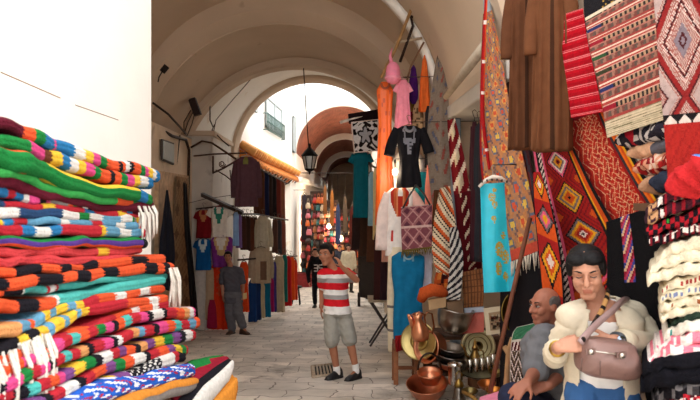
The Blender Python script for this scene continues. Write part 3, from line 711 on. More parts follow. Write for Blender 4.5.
# the brown robes
def robe(label, cx, top, bot, d, col, wpx, ph):
    dk = tuple(c*.35 for c in col)
    def cf(s, t, f): return dk if f and abs(s-.02) < .07 else col
    return garment('wool_robe', label, 'robe', cx, top, bot, d, [(0,wpx*.55),(.12,wpx*.8),(.5,wpx*.9),(1,wpx)], cf, yaw=-.5, dep=.5, fold=(7,.1),
        sleeves=[([(-wpx*.6,top+8),(-wpx*.95,top+50,.02),(-wpx*1.0,top+88,.04)], (wpx*.36,wpx*.33), col), ([(wpx*.6,top+8),(wpx*.95,top+45,.04),(wpx*1.05,top+82,.08)], (wpx*.36,wpx*.33), col)], ns=56, nt=44, maxdep=.16, ph=ph)
robe('dark brown wool robe with wide sleeves, nearer the floral carpet', 527, -30, 150, 4.3, C(92,54,32), 19, 0)
robe('lighter brown wool robe hung next to the bright red striped textile', 552, -34, 152, 3.95, C(104,63,38), 20, 2)
# textiles rolled under the striped blanket, on a shelf
def roll(name, label, p0, p1, r, col, cat='rug', mat=None, n=20):
    mb = MB(); a = P(*p0); b = P(*p1); k = 26
    t = (b-a).normalized(); u = t.cross(V((0,0,1))).normalized(); w2 = u.cross(t); rings = []
    for i in range(k+1):
        f = i/k; e = math.sin(min(1, .3+min(f, 1-f)*9)*math.pi/2)
        rings.append([lerp(a, b, f)+(u*math.cos(q)+w2*math.sin(q)*.85)*r*e*(1+.09*math.sin(f*23+q*2)+.10*math.sin(f*9-q*3)+.07*math.sin(f*41+q*5)) for q in [2*math.pi*j/n for j in range(n)]])
    mb.rings(rings, lambda i, j: col((i+.5)/k, j/n))
    return tag(build(name, mb, mat or WOOL), label, cat)
def hsh(a, b): return (math.sin(a*12.9898+b*78.233)*43758.5) % 1
roll('rolled_textile', 'dark navy and red rolled textile with white fringes under the striped blanket', (624,140,wd(624,1.53)), (676,128,wd(676,1.5)), .056, lambda u, v: C(170,30,45) if .3 < u < .42 else (C(205,195,190) if hsh(int(u*20), int(v*8)) > .8 else C(40,36,46)))
roll('rolled_textile', 'peach and grey rolled cloth on the rug shelf', (633,153,wd(633,1.53)), (678,145,wd(678,1.5)), .04, lambda u, v: C(225,175,140) if u < .6 else C(95,92,100))
roll('rolled_textile', 'red and cream speckled shaggy roll on the rug shelf', (642,168,wd(642,1.52)), (684,158,wd(684,1.5)), .05, lambda u, v: [C(165,35,35), C(215,150,120), C(120,25,30), C(230,200,180)][int(hsh(int(u*24), int(v*10))*4)])
roll('rolled_textile', 'dark blue and tan rolled textile tucked beside the red bolster', (648,186,wd(648,1.5)), (690,177,wd(690,1.48)), .05, lambda u, v: C(185,140,110) if u < .35 else C(45,50,66))
sh = MB(); 
for k in range(4): 
    y0, y1 = 2.2+k*.17, 2.36+k*.17
    sh.add([(SX(u, y), y, z) for z in (1.55, 1.585) for y in (y0, y1) for u in (1.46, 1.62)], [(0,2,3,1),(4,5,7,6),(0,1,5,4),(1,3,7,5),(3,2,6,7),(2,0,4,6)], C(95,65,45))
tag(build('wall_shelf', sh, WOOD, smooth=False), 'dark plank shelf under the rolled textiles', 'shelf')
# ---------------------------------------------------------------- pile of folded textiles at the right edge
GR = 'folded textiles in the pile at the right edge'
def rdep(px, f): return lerp(2.44, 2.3, ss(f))
BKV = V((.13,.27,.0))
def RB(name, label, path, layer=None, code=None, back=BKV, **k): return blanket(name, label, path, code, rdep, back, GR, layer=layer, cat=k.pop('cat','blanket'), **k)
bol = MB(); 
roll('bolster', 'plump red bolster with a blue patch on top of the plaid pile', (679,187,2.4), (738,158,2.15), .08, lambda u, v: C(90,150,225) if .44 < u < .62 and .1 < v < .42 else C(200,45,48), 'bolster')
def plaid(a):
    def f(u, v):
        h = hsh(int(u*30)+a, int(v*4))
        if u < .22: return C(185,140,100) if .05 < u < .2 and h < .75 else C(60,35,45)
        if .22 < u < .28: return WT if h > .4 else BK
        return C(150,30,42) if int(u*26+a) % 3 == 0 else (C(70,26,36) if h > .25 else C(32,26,32))
    return f
RB('plaid_blanket', 'maroon and tan plaid blanket, uppermost below the red bolster', [(646,212,9),(660,203,10),(680,192,12),(705,184,14),(740,180,14)], plaid(1), seed=31)
RB('plaid_blanket', 'maroon plaid blanket with white dashes, second below the bolster', [(645,221,9),(662,213,11),(682,205,12),(705,198,13),(740,194,14)], plaid(2), seed=32)
RB('plaid_blanket', 'black and red checked blanket with a green spot in the pile', [(646,231,9),(664,226,11),(684,220,12),(705,214,13),(740,210,14)], lambda u, v: (C(60,160,60) if .28 < u < .32 and v > .5 else (C(165,28,40) if (int(u*18)+int(v*2)) % 2 else C(26,22,28))), seed=33)
RB('plaid_blanket', 'dark checked blanket with white and red knots along its edge above the cream blankets', [(648,242,8),(664,238,10),(684,231,11),(705,226,12),(740,223,13)], lambda u, v: (WT if hsh(int(u*40), int(v*3)) > .62 and .3 < v < .7 else (C(120,25,38) if int(u*22) % 2 else C(26,22,28))), seed=34)
CR = C(232,220,192)
def cream(dash=None, seed=0):
    def f(u, v):
        if dash and hsh(int(u*30), seed) > .72 and .35 < v < .65: return dash
        return CR
    return f
whites = [([(656,262,9),(668,252,12),(684,246,13),(705,243,14),(740,240,15)], None, 'cream wool blanket topmost of the white ones, folded smooth'),
 ([(650,272,10),(664,263,11),(682,258,12),(705,255,13),(740,253,14)], None, 'cream wool blanket second of the white ones'),
 ([(647,282,9),(662,275,11),(682,270,12),(705,267,12),(740,265,14)], None, 'cream wool blanket bulging out furthest at its fold'),
 ([(661,291,8),(672,285,10),(690,281,11),(708,279,12),(740,277,13)], C(165,60,55), 'cream blanket with faint rusty ticks along the fold'),
 ([(660,300,8),(672,295,10),(690,291,10),(708,289,11),(740,288,12)], C(120,130,165), 'cream blanket with pale blue ticks'),
 ([(660,309,8),(672,305,9),(690,301,10),(708,299,11),(740,298,12)], C(150,85,50), 'cream blanket with a brown woven mark')]
for i, (p, dsh, lb) in enumerate(whites): RB('wool_blanket', lb, p, cream(dsh, i+3), seed=40+i, lobes=1)
RB('wool_blanket', 'dark green blanket strip between the cream blankets', [(668,326,4),(680,321,7),(700,316,9),(740,314,10)], lambda u, v: C(40,55,45), seed=50, lobes=1)
RB('wool_blanket', 'cream blanket just above the dark green one', [(660,319,7),(672,314,9),(690,310,9),(708,308,10),(740,306,10)], cream(), seed=51, lobes=1)
RB('wool_blanket', 'white blanket with a small green mark under the dark green strip', [(664,337,9),(676,331,11),(695,326,12),(740,323,13)], lambda u, v: C(60,150,140) if .2 < u < .25 and .3 < v < .7 else C(236,228,214), seed=52)
pkc = lambda u, v: C(240,130,150) if hsh(int(u*16), int(v*3)+2) > .66 else C(240,228,222)
RB('wool_blanket', 'white blanket with pink dashes, upper of two', [(655,352,8),(668,345,10),(690,339,11),(740,335,12)], pkc, seed=53)
RB('wool_blanket', 'white blanket with pink dashes, lower of two, its tip drooping', [(645,367,7),(658,357,9),(680,350,10),(740,346,11)], pkc, seed=54)
RB('wool_blanket', 'black wool blanket, upper of two, under the pink dashed ones', [(642,372,12),(656,365,15),(680,360,16),(740,358,18)], lambda u, v: C(20,19,25), seed=55)
RB('wool_blanket', 'black wool blanket, lower of two, close to the woman', [(640,388,15),(652,381,17),(680,376,18),(740,374,20)], lambda u, v: C(17,16,22), seed=56)
RB('wool_blanket', 'black and white edged blanket around the red speckled one', [(652,402,18),(664,394,18),(690,390,18),(740,388,18)], lambda u, v: [C(60,56,58), C(25,22,26), C(110,104,104)][int(hsh(int(u*22), int(v*3))*3)], seed=57)
RB('wool_blanket', 'red and white speckled shaggy blanket lowest at the right edge of the pile', [(655,424,26),(668,406,26),(690,402,26),(740,402,26)], lambda u, v: [C(190,40,50), C(235,210,205), C(150,25,40), C(60,25,30)][int(hsh(int(u*60), int(v*12))*4)], seed=58, nseg=80)
tb = empty('pile_table', (.0,0,0), 'plain wooden table under the textile pile at the right edge', 'table'); tb.location = P(705,430,2.45); tb.location.z = G(2.45)
t = MB(); t.box((1.12,2.05,.64),(1.54,2.6,.69), C(100,70,48)); build('table_top', t, WOOD, tb, False)
for x in (1.18, 1.48):
    for y in (2.12, 2.53):
        t = MB(); t.box((x-.03,y-.03,G(y)-.01),(x+.03,y+.03,.64), C(100,70,48)); build('leg', t, WOOD, tb, False)

# ---------------------------------------------------------------- rugs and garments around the shop doorway
def greyfl(u, v):
    a = v*15+.35*math.sin(u*9); b = u*2.7+.3*math.sin(v*31)+(int(a) % 2)*.5; x = b % 1-.5; y = a % 1-.5; m = x*x+y*y
    if m < .045: return C(150,75,66) if (int(a)+int(b)) % 2 else C(95,95,110)
    if .06 < m < .1: return C(130,108,92)
    return C(138,122,108)
panel('floral_carpet', 'grey carpet with faded red flowers hanging by the pillar', 'carpet',
      [((440,42,8.1),(445,42,8.1)),((432,85,8.05),(448,78,8.0)),((427,140,7.95),(450,132,7.85)),((431,195,7.9),(459,190,7.75)),((438,226,7.85),(463,205,7.7))], greyfl, 30, 100, waves=1.2, amp=.03)
def marcr(u, v):
    a = (v*7+u*.8) % 1
    if v < .45: return C(220,200,165) if .3 < u < .7 and a < .35 else (C(120,25,32) if a < .75 else C(235,215,190))
    if .35 < u < .72 and (v*12+u*2) % 1 < .35: return C(225,205,175)
    return C(92,18,28)
panel('striped_rug', 'dark maroon and cream striped rug hanging in the shop doorway', 'rug',
      [((447,120,7.65),(455,118,7.6)),((450,160,7.6),(464,155,7.5)),((455,205,7.5),(472,200,7.4)),((458,245,7.45),(480,240,7.3)),((462,274,7.4),(482,268,7.3))], marcr, 26, 90, waves=1.5, amp=.03, fringe=(C(110,30,36), .1, 14))
def orst(u, v):
    a = (v*6-u*1.3) % 1
    return C(195,85,40) if a < .28 else (C(50,40,38) if a < .38 or .6 < a < .68 else C(215,195,165))
panel('striped_rug', 'cream rug with slanting orange and black stripes above the brassware', 'rug',
      [((440,188,7.2),(450,186,7.2)),((434,220,7.1),(456,225,7.0)),((432,250,7.05),(460,258,6.95)),((436,272,7.0),(460,280,6.95))], orst, 26, 60, waves=1.5, amp=.025)
panel('striped_rug', 'black and white striped rug end below the maroon rug', 'rug',
      [((449,228,6.9),(457,226,6.9)),((450,255,6.85),(463,255,6.8)),((448,282,6.8),(462,284,6.75)),((444,300,6.75),(460,300,6.7))], lambda u, v: C(40,36,42) if (v*9+u*2) % 1 < .5 else C(205,198,190), 16, 60, waves=1.5, amp=.02)
panel('brown_shawl', 'dark brown shawl hanging at the edge of the orange striped rug', 'textile',
      [((434,190,7.5),(440,190,7.5)),((432,225,7.4),(440,230,7.35)),((433,262,7.35),(441,266,7.3))], lambda u, v: C(84,50,30), 10, 20, waves=2, amp=.02)
for i, (cx, c, lb) in enumerate(((474.5, C(62,26,34), 'dark maroon coat inside the shop, next to the white wall'), (479, C(40,42,48), 'charcoal striped coat inside the shop behind the turquoise scarf'), (484, C(50,36,40), 'dark plum coat deepest in the shop doorway'))):
    garment('hanging_coat', lb, 'coat', cx, 122+i*2, 262, 6.9-i*.25, [(0,2.2),(.08,4.2),(.5,4.4),(1,5)], c, yaw=-.9, fold=(6,.1), ns=24, nt=26, sleeves=[([(-3,126),(-5,160),(-5,190)], (1.8,1.6), c), ([(3,126),(5,160),(5,190)], (1.8,1.6), c)], hang=(3.5, C(60,50,45)))
# pipe and poles on the shop front
pp = MB(); pp.tube([P(486,-20,5.8), P(488,10,5.6), P(489,22,5.55), P(487,30,5.5)], .04, C(150,155,160), 12)
tag(build('drain_pipe', pp, PLAIN), 'short grey pipe coming down above the shop lintel', 'pipe')
pp = MB(); pp.tube([P(491,36,5.5), P(480,52,5.6), P(466,70,6.2), P(446,97,7.3)], [.035,.05,.05,.035], C(186,170,150), 12)
tag(build('rolled_awning', pp, CLOTH), 'rolled pale canvas awning along the top of the shop lintel', 'awning')
pp = MB(); pp.tube([P(530,218,4.5), P(510,305,4.35), P(490,392,4.2)], .017, C(110,62,40), 8)
tag(build('wooden_pole', pp, WOOD), 'thin brown pole leaning in front of the turquoise scarf', 'pole')
for nm, pts, r, c, lb in (('bamboo_pole', [(411,10,8.2),(396,48,8.3),(381,78,8.4)], .022, C(165,125,80), 'bamboo pole slanting down from the arch edge to the pink dress'),
        ('iron_bracket', [(424,0,8.3),(411,18,8.3),(413,26,8.3),(400,62,8.35)], .02, C(52,38,34), 'dark crooked iron bar fixed at the arch edge'),
        ('wooden_crossbar', [(395,43,8.3),(422,38,8.35)], .018, C(185,165,140), 'pale crossbar between the bamboo pole and the pillar'),
        ('thin_branch', [(424,42,8.3),(411,66,8.4),(404,90,8.4)], .014, C(130,95,70), 'thin stick behind the purple scarf'),
        ('wire_hook', [(441,46,8.0),(449,46,7.95),(450,60,7.9),(451,72,7.9)], .008, C(70,60,55), 'bent wire hook above the grey floral carpet')):
    m = MB(); m.tube([P(*q) for q in pts], r, c, 8); tag(build(nm, m, WOOD if 'iron' not in nm else IRON), lb, nm.split('_')[1])

# garments hung from the poles
def spots(c1, c2, n=14, th=.8): return lambda s, t, f: c2 if hsh(int(s*5+9), int(t*n)) > th else c1
OG = C(238,105,35)
garment('long_dress', 'long orange dress with dark flecks hanging full length beside the tapestry', 'dress', 385, 82, 226, 8.5, [(0,4),(.06,8.5),(.14,7.5),(.3,6.5),(.7,9),(1,10)], spots(OG, C(205,82,38), 34, .94), fold=(5,.1), hang=(5, C(215,200,185)), mat=SATIN, neck=(4,5,C(150,70,40),1.2))
garment('girl_dress', 'pale pink ruffled dress hanging below a pink bonnet', 'dress', 403, 80, 142, 8.25, [(0,3.5),(.1,6),(.3,6.5),(.6,8),(.85,9),(1,6.5)], C(235,140,160), fold=(8,.14), hang=(4, C(200,150,150)), sleeves=[([(-4,84),(-8,92)], (2.5,2.8), C(238,150,168)), ([(4,84),(8,92)], (2.5,2.8), C(238,150,168))])
bb = empty('pink_bonnet', P(393,86,8.2), 'ruffled pink bonnet tied to the bamboo pole above the pink dress', 'bonnet')
m = MB(); m.lathe(P(393,84,8.2), [(.03,0),(.085,.03),(.1,.09),(.1,.17),(.085,.24),(.05,.29),(.01,.30)], C(240,140,165)); build('crown', m, CLOTH, bb)
m = MB(); m.lathe(P(393,83.5,8.2), [(.09,.05),(.112,.06),(.115,.09),(.095,.10)], C(245,155,178)); build('ruffle', m, CLOTH, bb)
m = MB(); m.tube([P(392,64,8.22), P(390,56,8.25), P(392,48,8.3)], [.03,.02,.006], C(240,140,165)); build('ribbon', m, CLOTH, bb)
garment('purple_scarf', 'deep purple scarf hanging beside the orange shawl', 'scarf', 413.5, 65, 104, 8.5, [(0,.5),(.1,2.6),(.5,4.6),(.85,5),(1,2)], C(72,22,98), fold=(6,.2), ns=36, nt=24)
garment('orange_shawl', 'burnt orange shawl draped near the arch edge', 'shawl', 424.5, 55, 112, 8.4, [(0,.4),(.12,2.4),(.5,4.6),(1,6.2)], C(222,105,45), fold=(6,.2), ns=36, nt=24)
garment('olive_top', 'small olive and maroon top behind the pink dress', 'top', 409, 96, 136, 8.7, [(0,3),(.15,5),(1,5.5)], lambda s, t, f: C(130,100,45) if t < .4 else C(125,25,40), fold=(5,.1), ns=24, nt=20)
garment('beige_scarf', 'patterned beige scarf behind the black tunic shoulder', 'scarf', 418, 100, 140, 8.55, [(0,3),(.3,5.5),(1,6)], spots(C(190,155,115), C(110,85,60), 16, .7), fold=(6,.12), ns=24, nt=20)
garment('two_tone_tunic', 'black and pale grey tunic hanging right of the black embroidered tunic', 'tunic', 430, 106, 168, 8.2, [(0,3),(.12,5),(.5,5),(1,5.5)], lambda s, t, f: C(200,190,180) if (s > .0 and t > .3 and t < .85) else C(34,30,34), fold=(5,.08), ns=28, nt=26)
BT = C(22,20,24)
def btun(s, t, f):
    if f and t < .47 and abs(s) < .62:
        y = t/.47; arms = (.06 < y < .45 and .2-.1*y < abs(s) < .38-.1*y) or (.42 < y < .62 and .05 < abs(s) < .40-.25*(y-.42)) or (y > .6 and abs(s) < .2*(1.45-y))
        if y > .08 and arms and hsh(int(s*24+40), int(y*26)) > .2: return C(128,128,136)
    return BT
garment('embroidered_tunic', 'black tunic with grey embroidered yoke on a hanger', 'tunic', 409, 126, 188, 7.9, [(0,7),(.06,13.5),(.3,11.5),(.55,9.5),(1,13)], btun, fold=(4,.04), ns=60, nt=50, dep=.35,
        sleeves=[([(-11,129),(-17,143),(-20,156)], (5,5.5), BT), ([(11,129),(17,143),(20,153)], (5,5.5), BT)], hang=(10, C(140,105,75)), neck=(4.5, 5, C(120,120,128), 1.4))
garment('white_blouse', 'white blouse showing under the black embroidered tunic', 'blouse', 409, 150, 190, 8.25, [(0,10),(.3,17),(1,15)], C(235,225,215), fold=(6,.08), ns=30, nt=20)
lb_ = empty('bare_bulb', P(395,172,8.0), 'small lit bulb glowing beside the black tunic', 'bulb')
m = MB(); m.ell(P(395,172,8.0), .035, .035, .045); build('glass_bulb', m, BULB, lb_); m = MB(); m.tube([P(395,168,8.0), P(395,160,8.05)], .014, C(60,50,45)); build('socket', m, PLAIN, lb_)
pl = bpy.data.lights.new('bulb_light', 'POINT'); pl.energy = 12; pl.color = (1,.78,.5); pl.shadow_soft_size = .04; plo = bpy.data.objects.new('bulb_light', pl); COL.objects.link(plo); plo.parent = lb_; plo.location = (-.03, -.12, 0)
def wtun(s, t, f):
    if f and t < .42 and abs(s+.02) < .62 - .5*max(0, t-.22)/.2:
        a = abs(s+.02)
        if a < .1 and t < .12: return C(232,222,212)
        return C(175,45,30) if a < .12 or a > .36 else (C(215,130,85) if a < .2 else C(190,90,50))
    if f and -.62 < s < -.44 and .62 < t < .78: return C(200,60,50)
    return C(236,226,218)
garment('embroidered_tunic', 'white tunic with orange and red embroidered neck behind the woven bag', 'tunic', 400, 188, 256, 7.8, [(0,8),(.06,13),(.35,12.5),(1,15)], wtun, fold=(4,.04), ns=60, nt=50, sleeves=[([(-11,193),(-17,215),(-18,250)], (5,7), C(238,215,205)), ([(11,193),(22,212),(25,240)], (5,6), C(240,190,175))], dep=.35)
garment('teal_top', 'small teal top beneath the black tunic, beside the coral cloth', 'top', 422, 172, 212, 8.15, [(0,5),(.2,7),(1,7)], C(25,120,130), fold=(5,.08), ns=24, nt=18)
garment('coral_cloth', 'coral pink cloth hanging between the pillar and the teal top', 'cloth', 431, 165, 240, 8.1, [(0,4),(.3,6),(1,6.5)], C(238,140,118), fold=(5,.12), ns=24, nt=24)
def bagc(u, v):
    if v > .93: return C(105,88,45)
    a = abs(((u*2.6) % 1)-.5)*2; b = abs(((v*3.4) % 1)-.5)*2; m = a+b
    if .47 < v < .52 or v < .03: return C(205,170,160)
    return C(95,50,62) if m < .55 else (C(150,95,98) if m < .95 else (C(190,140,135) if m < 1.15 else C(128,72,80)))
bg_ = empty('woven_bag', P(418,258,7.4), 'woven dusty pink kilim shoulder bag hung over the white tunic', 'bag')
panel('bag_body', None, None, [((401,207,7.45),(432,204,7.4)),((401,228,7.43),(432,226,7.38)),((402,252,7.43),(434,248,7.38))], bagc, 44, 60, waves=.6, amp=.012, th=.05, parent=bg_, fringe=(C(110,92,48), .07, 30))
m = MB(); m.tube([P(403,208,7.4), P(409,196,7.42), P(416,185,7.44)], .012, C(40,30,32)); m.tube([P(430,205,7.36), P(424,194,7.4), P(416,185,7.44)], .012, C(40,30,32)); build('shoulder_strap', m, LEATHER, bg_)
def teal(s, t, f):
    if f and abs(s) < .035 and t < .45: return C(150,190,200)
    if f and t < .1 and abs(s) < .3 and .2 < abs(s)+t*.6 < .25: return C(120,165,185)
    return C(18,108,150)
garment('long_tunic', 'plain teal blue long tunic standing above the brassware', 'tunic', 408, 252, 348, 7.55, [(0,9),(.05,16.5),(.2,16.5),(.45,14),(.75,15),(1,14)], teal, fold=(4,.03), ns=56, nt=44, dep=.4, neck=(5, 5, C(150,180,190), 1.0))
garment('cream_robe', 'cream robe with thin grey stripes behind the teal long tunic', 'robe', 397, 247, 352, 7.75, [(0,6),(.1,9),(.5,10),(1,9)], lambda s, t, f: C(120,110,105) if (t*9) % 1 < .1 and t > .4 else C(225,208,178), fold=(5,.05), ns=32, nt=40)
garment('white_shirt', 'pale lilac shirt at the pillar side of the teal long tunic', 'shirt', 426, 244, 294, 7.7, [(0,5),(.1,7),(1,6)], C(222,215,228), fold=(5,.08), ns=24, nt=20)
# tapestry on its pole and the clothes beside it
tp = empty('tapestry', P(364,152,10.6), 'black and white star tapestry on a pole in front of the brick vault', 'tapestry')
def star(u, v):
    x, y = (u-.5)*2, (v-.5)*2; r = math.hypot(x, y); a = math.atan2(y, x)
    if abs(x) > .9 or abs(y) > .9: return WT
    if r < .36+.13*math.cos(5*a+1.57): return C(175,175,182)
    if r < .5+.13*math.cos(5*a+1.57): return BK
    q = math.sin(8*abs(x)+2.5*math.sin(5*y))*math.cos(8*abs(y)+1.5*math.sin(6*x))
    return BK if q > .05 else C(228,225,225)
panel('patterned_cloth', None, None, [((351,122,10.6),(379,119,10.6)),((352,136,10.6),(379,134,10.6)),((354,153,10.6),(380,151,10.6))], star, 60, 60, waves=.7, amp=.01, parent=tp)
panel('header_cloth', None, None, [((348,114,10.62),(379,109,10.62)),((349,124,10.62),(380,121,10.62))], lambda u, v: C(34,22,24), 20, 8, waves=.7, amp=.01, parent=tp)
m = MB(); m.tube([P(340,122.5,10.65), P(352,119,10.65), P(384,112,10.65)], .028, C(235,225,215)); build('pole', m, WOOD, tp)
garment('long_tunic', 'deep teal tunic hanging under the star tapestry', 'tunic', 361, 152, 218, 10.8, [(0,5),(.08,9.5),(.2,7.5),(1,8)], C(12,98,112), fold=(4,.06), hang=(6, C(225,220,215)), sleeves=[([(-6,155),(-10,163)], (3.5,3.5), C(12,98,112)), ([(6,155),(10,163)], (3.5,3.5), C(12,98,112))])
for i, (cx, y0, y1, hw_, c, d, lb) in enumerate(((371.5,172,226,3.2,C(150,190,205),10.4,'pale blue dress in the row right of the teal tunic'),(376.5,168,240,3.4,C(222,196,140),10.0,'pale yellow dress in the row right of the teal tunic'),
        (381.5,176,246,3.6,C(205,205,190),9.6,'greyish white dress in the row below the tapestry'),(386,215,262,4,C(228,170,150),9.1,'peach dress at the end of the row below the tapestry'),
        (378,232,300,4,C(66,34,34),9.9,'dark maroon robe hanging low beside the dark woven screen'),(385,245,300,4.5,C(48,30,36),9.4,'dark plum robe behind the cream robe'),
        (366,206,256,6,C(70,48,36),11.6,'dark brown robe hanging under the deep teal tunic'),(372,212,262,5,C(96,60,42),11.2,'chestnut robe hanging below the pale blue dress'),(357,212,250,5,C(58,42,40),12.2,'black brown robe deepest in the row by the dark screen'))):
    garment('hanging_robe', lb, 'robe', cx, y0, y1, d, [(0,hw_*.5),(.08,hw_),(.5,hw_),(1,hw_*1.15)], c, fold=(5,.12), ns=24, nt=24, group=None, hang=(hw_*.8, C(120,100,90)))
m = MB(); m.tube([P(355,150,11.6), P(372,166,10.6), P(392,176,9.0)], .02, C(90,80,75)); tag(build('clothes_rail', m, IRON), 'metal rail carrying the dresses below the tapestry', 'rail')
cs = empty('woven_screen', P(371,298,17.2), 'tall dark woven panel stand behind the man in the striped shirt', 'screen')
def wov(u, v): return C(58,48,42) if (int(u*22)+int(v*34)) % 2 else C(40,34,31)
panel('woven_panel', None, None, [((358,247,17.3),(386,244,16.8)),((358,272,17.3),(386,270,16.8)),((359,297,17.3),(386,302,16.8))], wov, 30, 44, waves=.3, amp=.003, th=.25, parent=cs, sm=False, mat=WOOD)
m = MB(); m.tube([P(357,247,17.25), P(387,243,16.75)], .05, C(50,38,32)); build('top_rail', m, WOOD, cs)
for px, d in ((359,17.2),(385,16.8)):
    m = MB(); q = P(px, 296, d); m.box((q.x-.04,q.y-.04,G(d)),(q.x+.04,q.y+.04,q.z+.1), C(45,34,30)); build('leg', m, WOOD, cs, False)
ft = empty('folding_table', (P(385,300,10.5).x, 10.5, G(10.5)), 'low folding table with crossed metal legs near the teal tunic', 'table')
q = P(384,298,10.5); zt = q.z
m = MB(); m.box((q.x-.28,10.2,zt-.03),(q.x+.3,10.8,zt), C(190,175,150)); build('table_top', m, WOOD, ft, False)
for yy in (10.3, 10.7):
    m = MB(); m.tube([(q.x-.25,yy,G(yy)+.02),(q.x+.25,yy,zt-.03)], .018, C(90,85,85)); build('leg', m, IRON, ft)
    m = MB(); m.tube([(q.x+.25,yy,G(yy)+.02),(q.x-.25,yy,zt-.03)], .018, C(90,85,85)); build('leg', m, IRON, ft)

panel('black_textile', 'plain black cloth hanging low between the turquoise scarf and the lozenge kilims', 'textile', [((498,225,wd(498,1.57)),(548,205,wd(548,1.57))),((500,270,wd(500,1.57)),(556,262,wd(556,1.57))),((500,330,wd(500,1.57)),(562,330,wd(562,1.57))),((500,400,wd(500,1.57)),(562,420,wd(562,1.57)))], lambda u, v: C(26,22,26), 40, 40, waves=3, amp=.025)
# arms that carry the hanging garments
for px, py, d, lb in ((409,122,7.9,'the black embroidered tunic'),(385,78,8.5,'the long orange dress'),(403,77,8.25,'the pink dress'),(408,248,7.6,'the teal blue long tunic'),(395,159,8.05,'the small bulb'),(475,118,6.9,'the maroon coat'),(479,120,6.65,'the charcoal coat'),(484,122,6.4,'the plum coat'),(493,165,4.94,'the turquoise scarf'),(378,228,9.9,'the low maroon robe'),(385,241,9.4,'the plum robe by the cream robe'),(366,202,11.6,'the dark brown robe'),(372,208,11.2,'the chestnut robe'),(357,208,12.2,'the black brown robe'),(361,147,10.8,'the deep teal tunic'),(371.5,167,10.4,'the pale blue dress'),(376.5,163,10.0,'the pale yellow dress'),(381.5,171,9.6,'the greyish white dress'),(386,210,9.1,'the peach dress')):
    a = P(px, py, d); m = MB(); m.tube([a, (SX(1.66, d+.0), d+.0, a.z+.01)] if not 5.55 < d < 8.05 else [a, (SX(2.76, d), d, a.z+.02)], .005, C(70,62,56), 6)
    tag(build('hanging_rod', m, IRON), 'thin iron rod fixed in the wall carrying '+lb, 'rod')
# ---------------------------------------------------------------- brass and copper stall
CO, CO2, BR, BR2, ST, DK = C(212,140,106), C(165,80,52), C(190,155,60), C(165,140,70), C(190,185,178), C(58,50,46)
TOC = V((-.35,-.9,.25))
def metal(name, label, cat, px, py, d, prof, col, axis=(0,0,1), mat=None, group=None, n=32):
    s = d/F; m = MB(); m.lathe(P(px, py, d), [(r*s, h*s) for r, h in prof], col, axis, n)
    return tag(build(name, m, mat or METAL), label, cat, group)
def bowlp(r, h, t=.6, foot=.55): return [(r*foot*.5,0),(r*foot,.2),(r*.85,h*.45),(r,h*.95),(r*1.05,h),(r*1.0,h),(r*.8,h*.5),(r*foot*.8,t),(0.01,t)]
metal('copper_basin', 'wide shallow copper basin on the paving in front of the stall', 'basin', 428, 397, 6.5, bowlp(20, 16), CO, (-.1,-.25,1))
metal('copper_pot', 'round copper pot standing in the wide basin', 'pot', 430, 384, 6.45, [(5,0),(9,2),(11,7),(11.5,11),(13,13),(11.5,13.2),(10,8),(7,2),(.1,1.5)], CO, (-.05,-.2,1))
m = MB(); s = 6.45/F; m.tube([P(418+11.5*(1-math.cos(a)), 370-17*math.sin(a), 6.42) for a in [math.pi*k/12 for k in range(13)]], 1.0*s, DK, 8)
tag(build('pot_handle', m, METAL), 'dark hoop handle above the copper pot in the basin', 'handle')
tray = empty('brass_tray', P(418,365,6.75), 'large round brass tray leaning behind the copper pots', 'tray')
m = MB(); s = 6.8/F; ax = V((-.42,-.86,.2)); m.lathe(P(419,341,6.8), [(.1,0),(15,0),(16.5,2.2),(18.6,2.6),(18.8,1.4),(17,.4),(15.5,-1.2),(.1,-1.2)] and [(r*s,h*s) for r,h in [(.1,-1.2),(15.5,-1.2),(18.8,1.2),(18.6,2.4),(16.8,1.8),(15,.2),(.1,.2)]], C(178,158,104), ax, 40); build('dish', m, METAL, tray)
m = MB(); m.lathe(P(419,341,6.8)+ax.normalized()*.004, [(6*s,.002),(6.3*s,.006),(9*s,.006),(9.3*s,.002)], C(150,125,70), ax, 36); build('engraved_ring', m, METAL, tray)
jug = empty('copper_jug', P(420,340,6.5), 'copper jug with two curved handles on top of the brass tray', 'jug'); s = 6.5/F
m = MB(); m.lathe(P(421,340,6.5), [(r*s,h*s) for r,h in [(5,0),(8,1),(9,7),(8,13),(5,18),(4,22),(6,27),(5,27),(3.4,22),(4,18)]], C(222,150,112), (-.15,-.1,1)); build('belly', m, METAL, jug)
m = MB(); m.tube([P(414,327,6.5), P(411,320,6.48), P(409,315,6.46), P(411,316,6.46)], [3.4*s,2.6*s,2*s,1.6*s], C(228,155,118)); build('spout', m, METAL, jug)
for dx in (7, -1):
    m = MB(); m.tube([P(417+dx,318,6.46), P(420+dx,312,6.44), P(425+dx,314,6.44), P(427+dx,326,6.46), P(425+dx,334,6.48)], .9*s, C(150,90,60)); build('handle', m, METAL, jug)
metal('copper_cauldron', 'copper cauldron lying on its side beside the brass tray', 'cauldron', 437, 347, 6.75, [(.1,0),(13,0),(15,3),(15,14),(16.5,15.5),(16.5,17),(14.5,16),(13.5,5),(.1,4)], CO, (-.75,-.62,.18))
metal('steel_cauldron', 'big dark steel cauldron tilted open over the copper cauldron', 'cauldron', 452, 331, 6.9, [(.1,0),(10,0),(15,5),(17,14),(17.5,22),(18.5,23),(18.5,24.5),(16.5,23),(15.5,13),(9,3),(.1,3)], C(160,152,142), (.16,-.1,1), METAL)
GP = 'dark metal pans stacked under the steel cauldron'
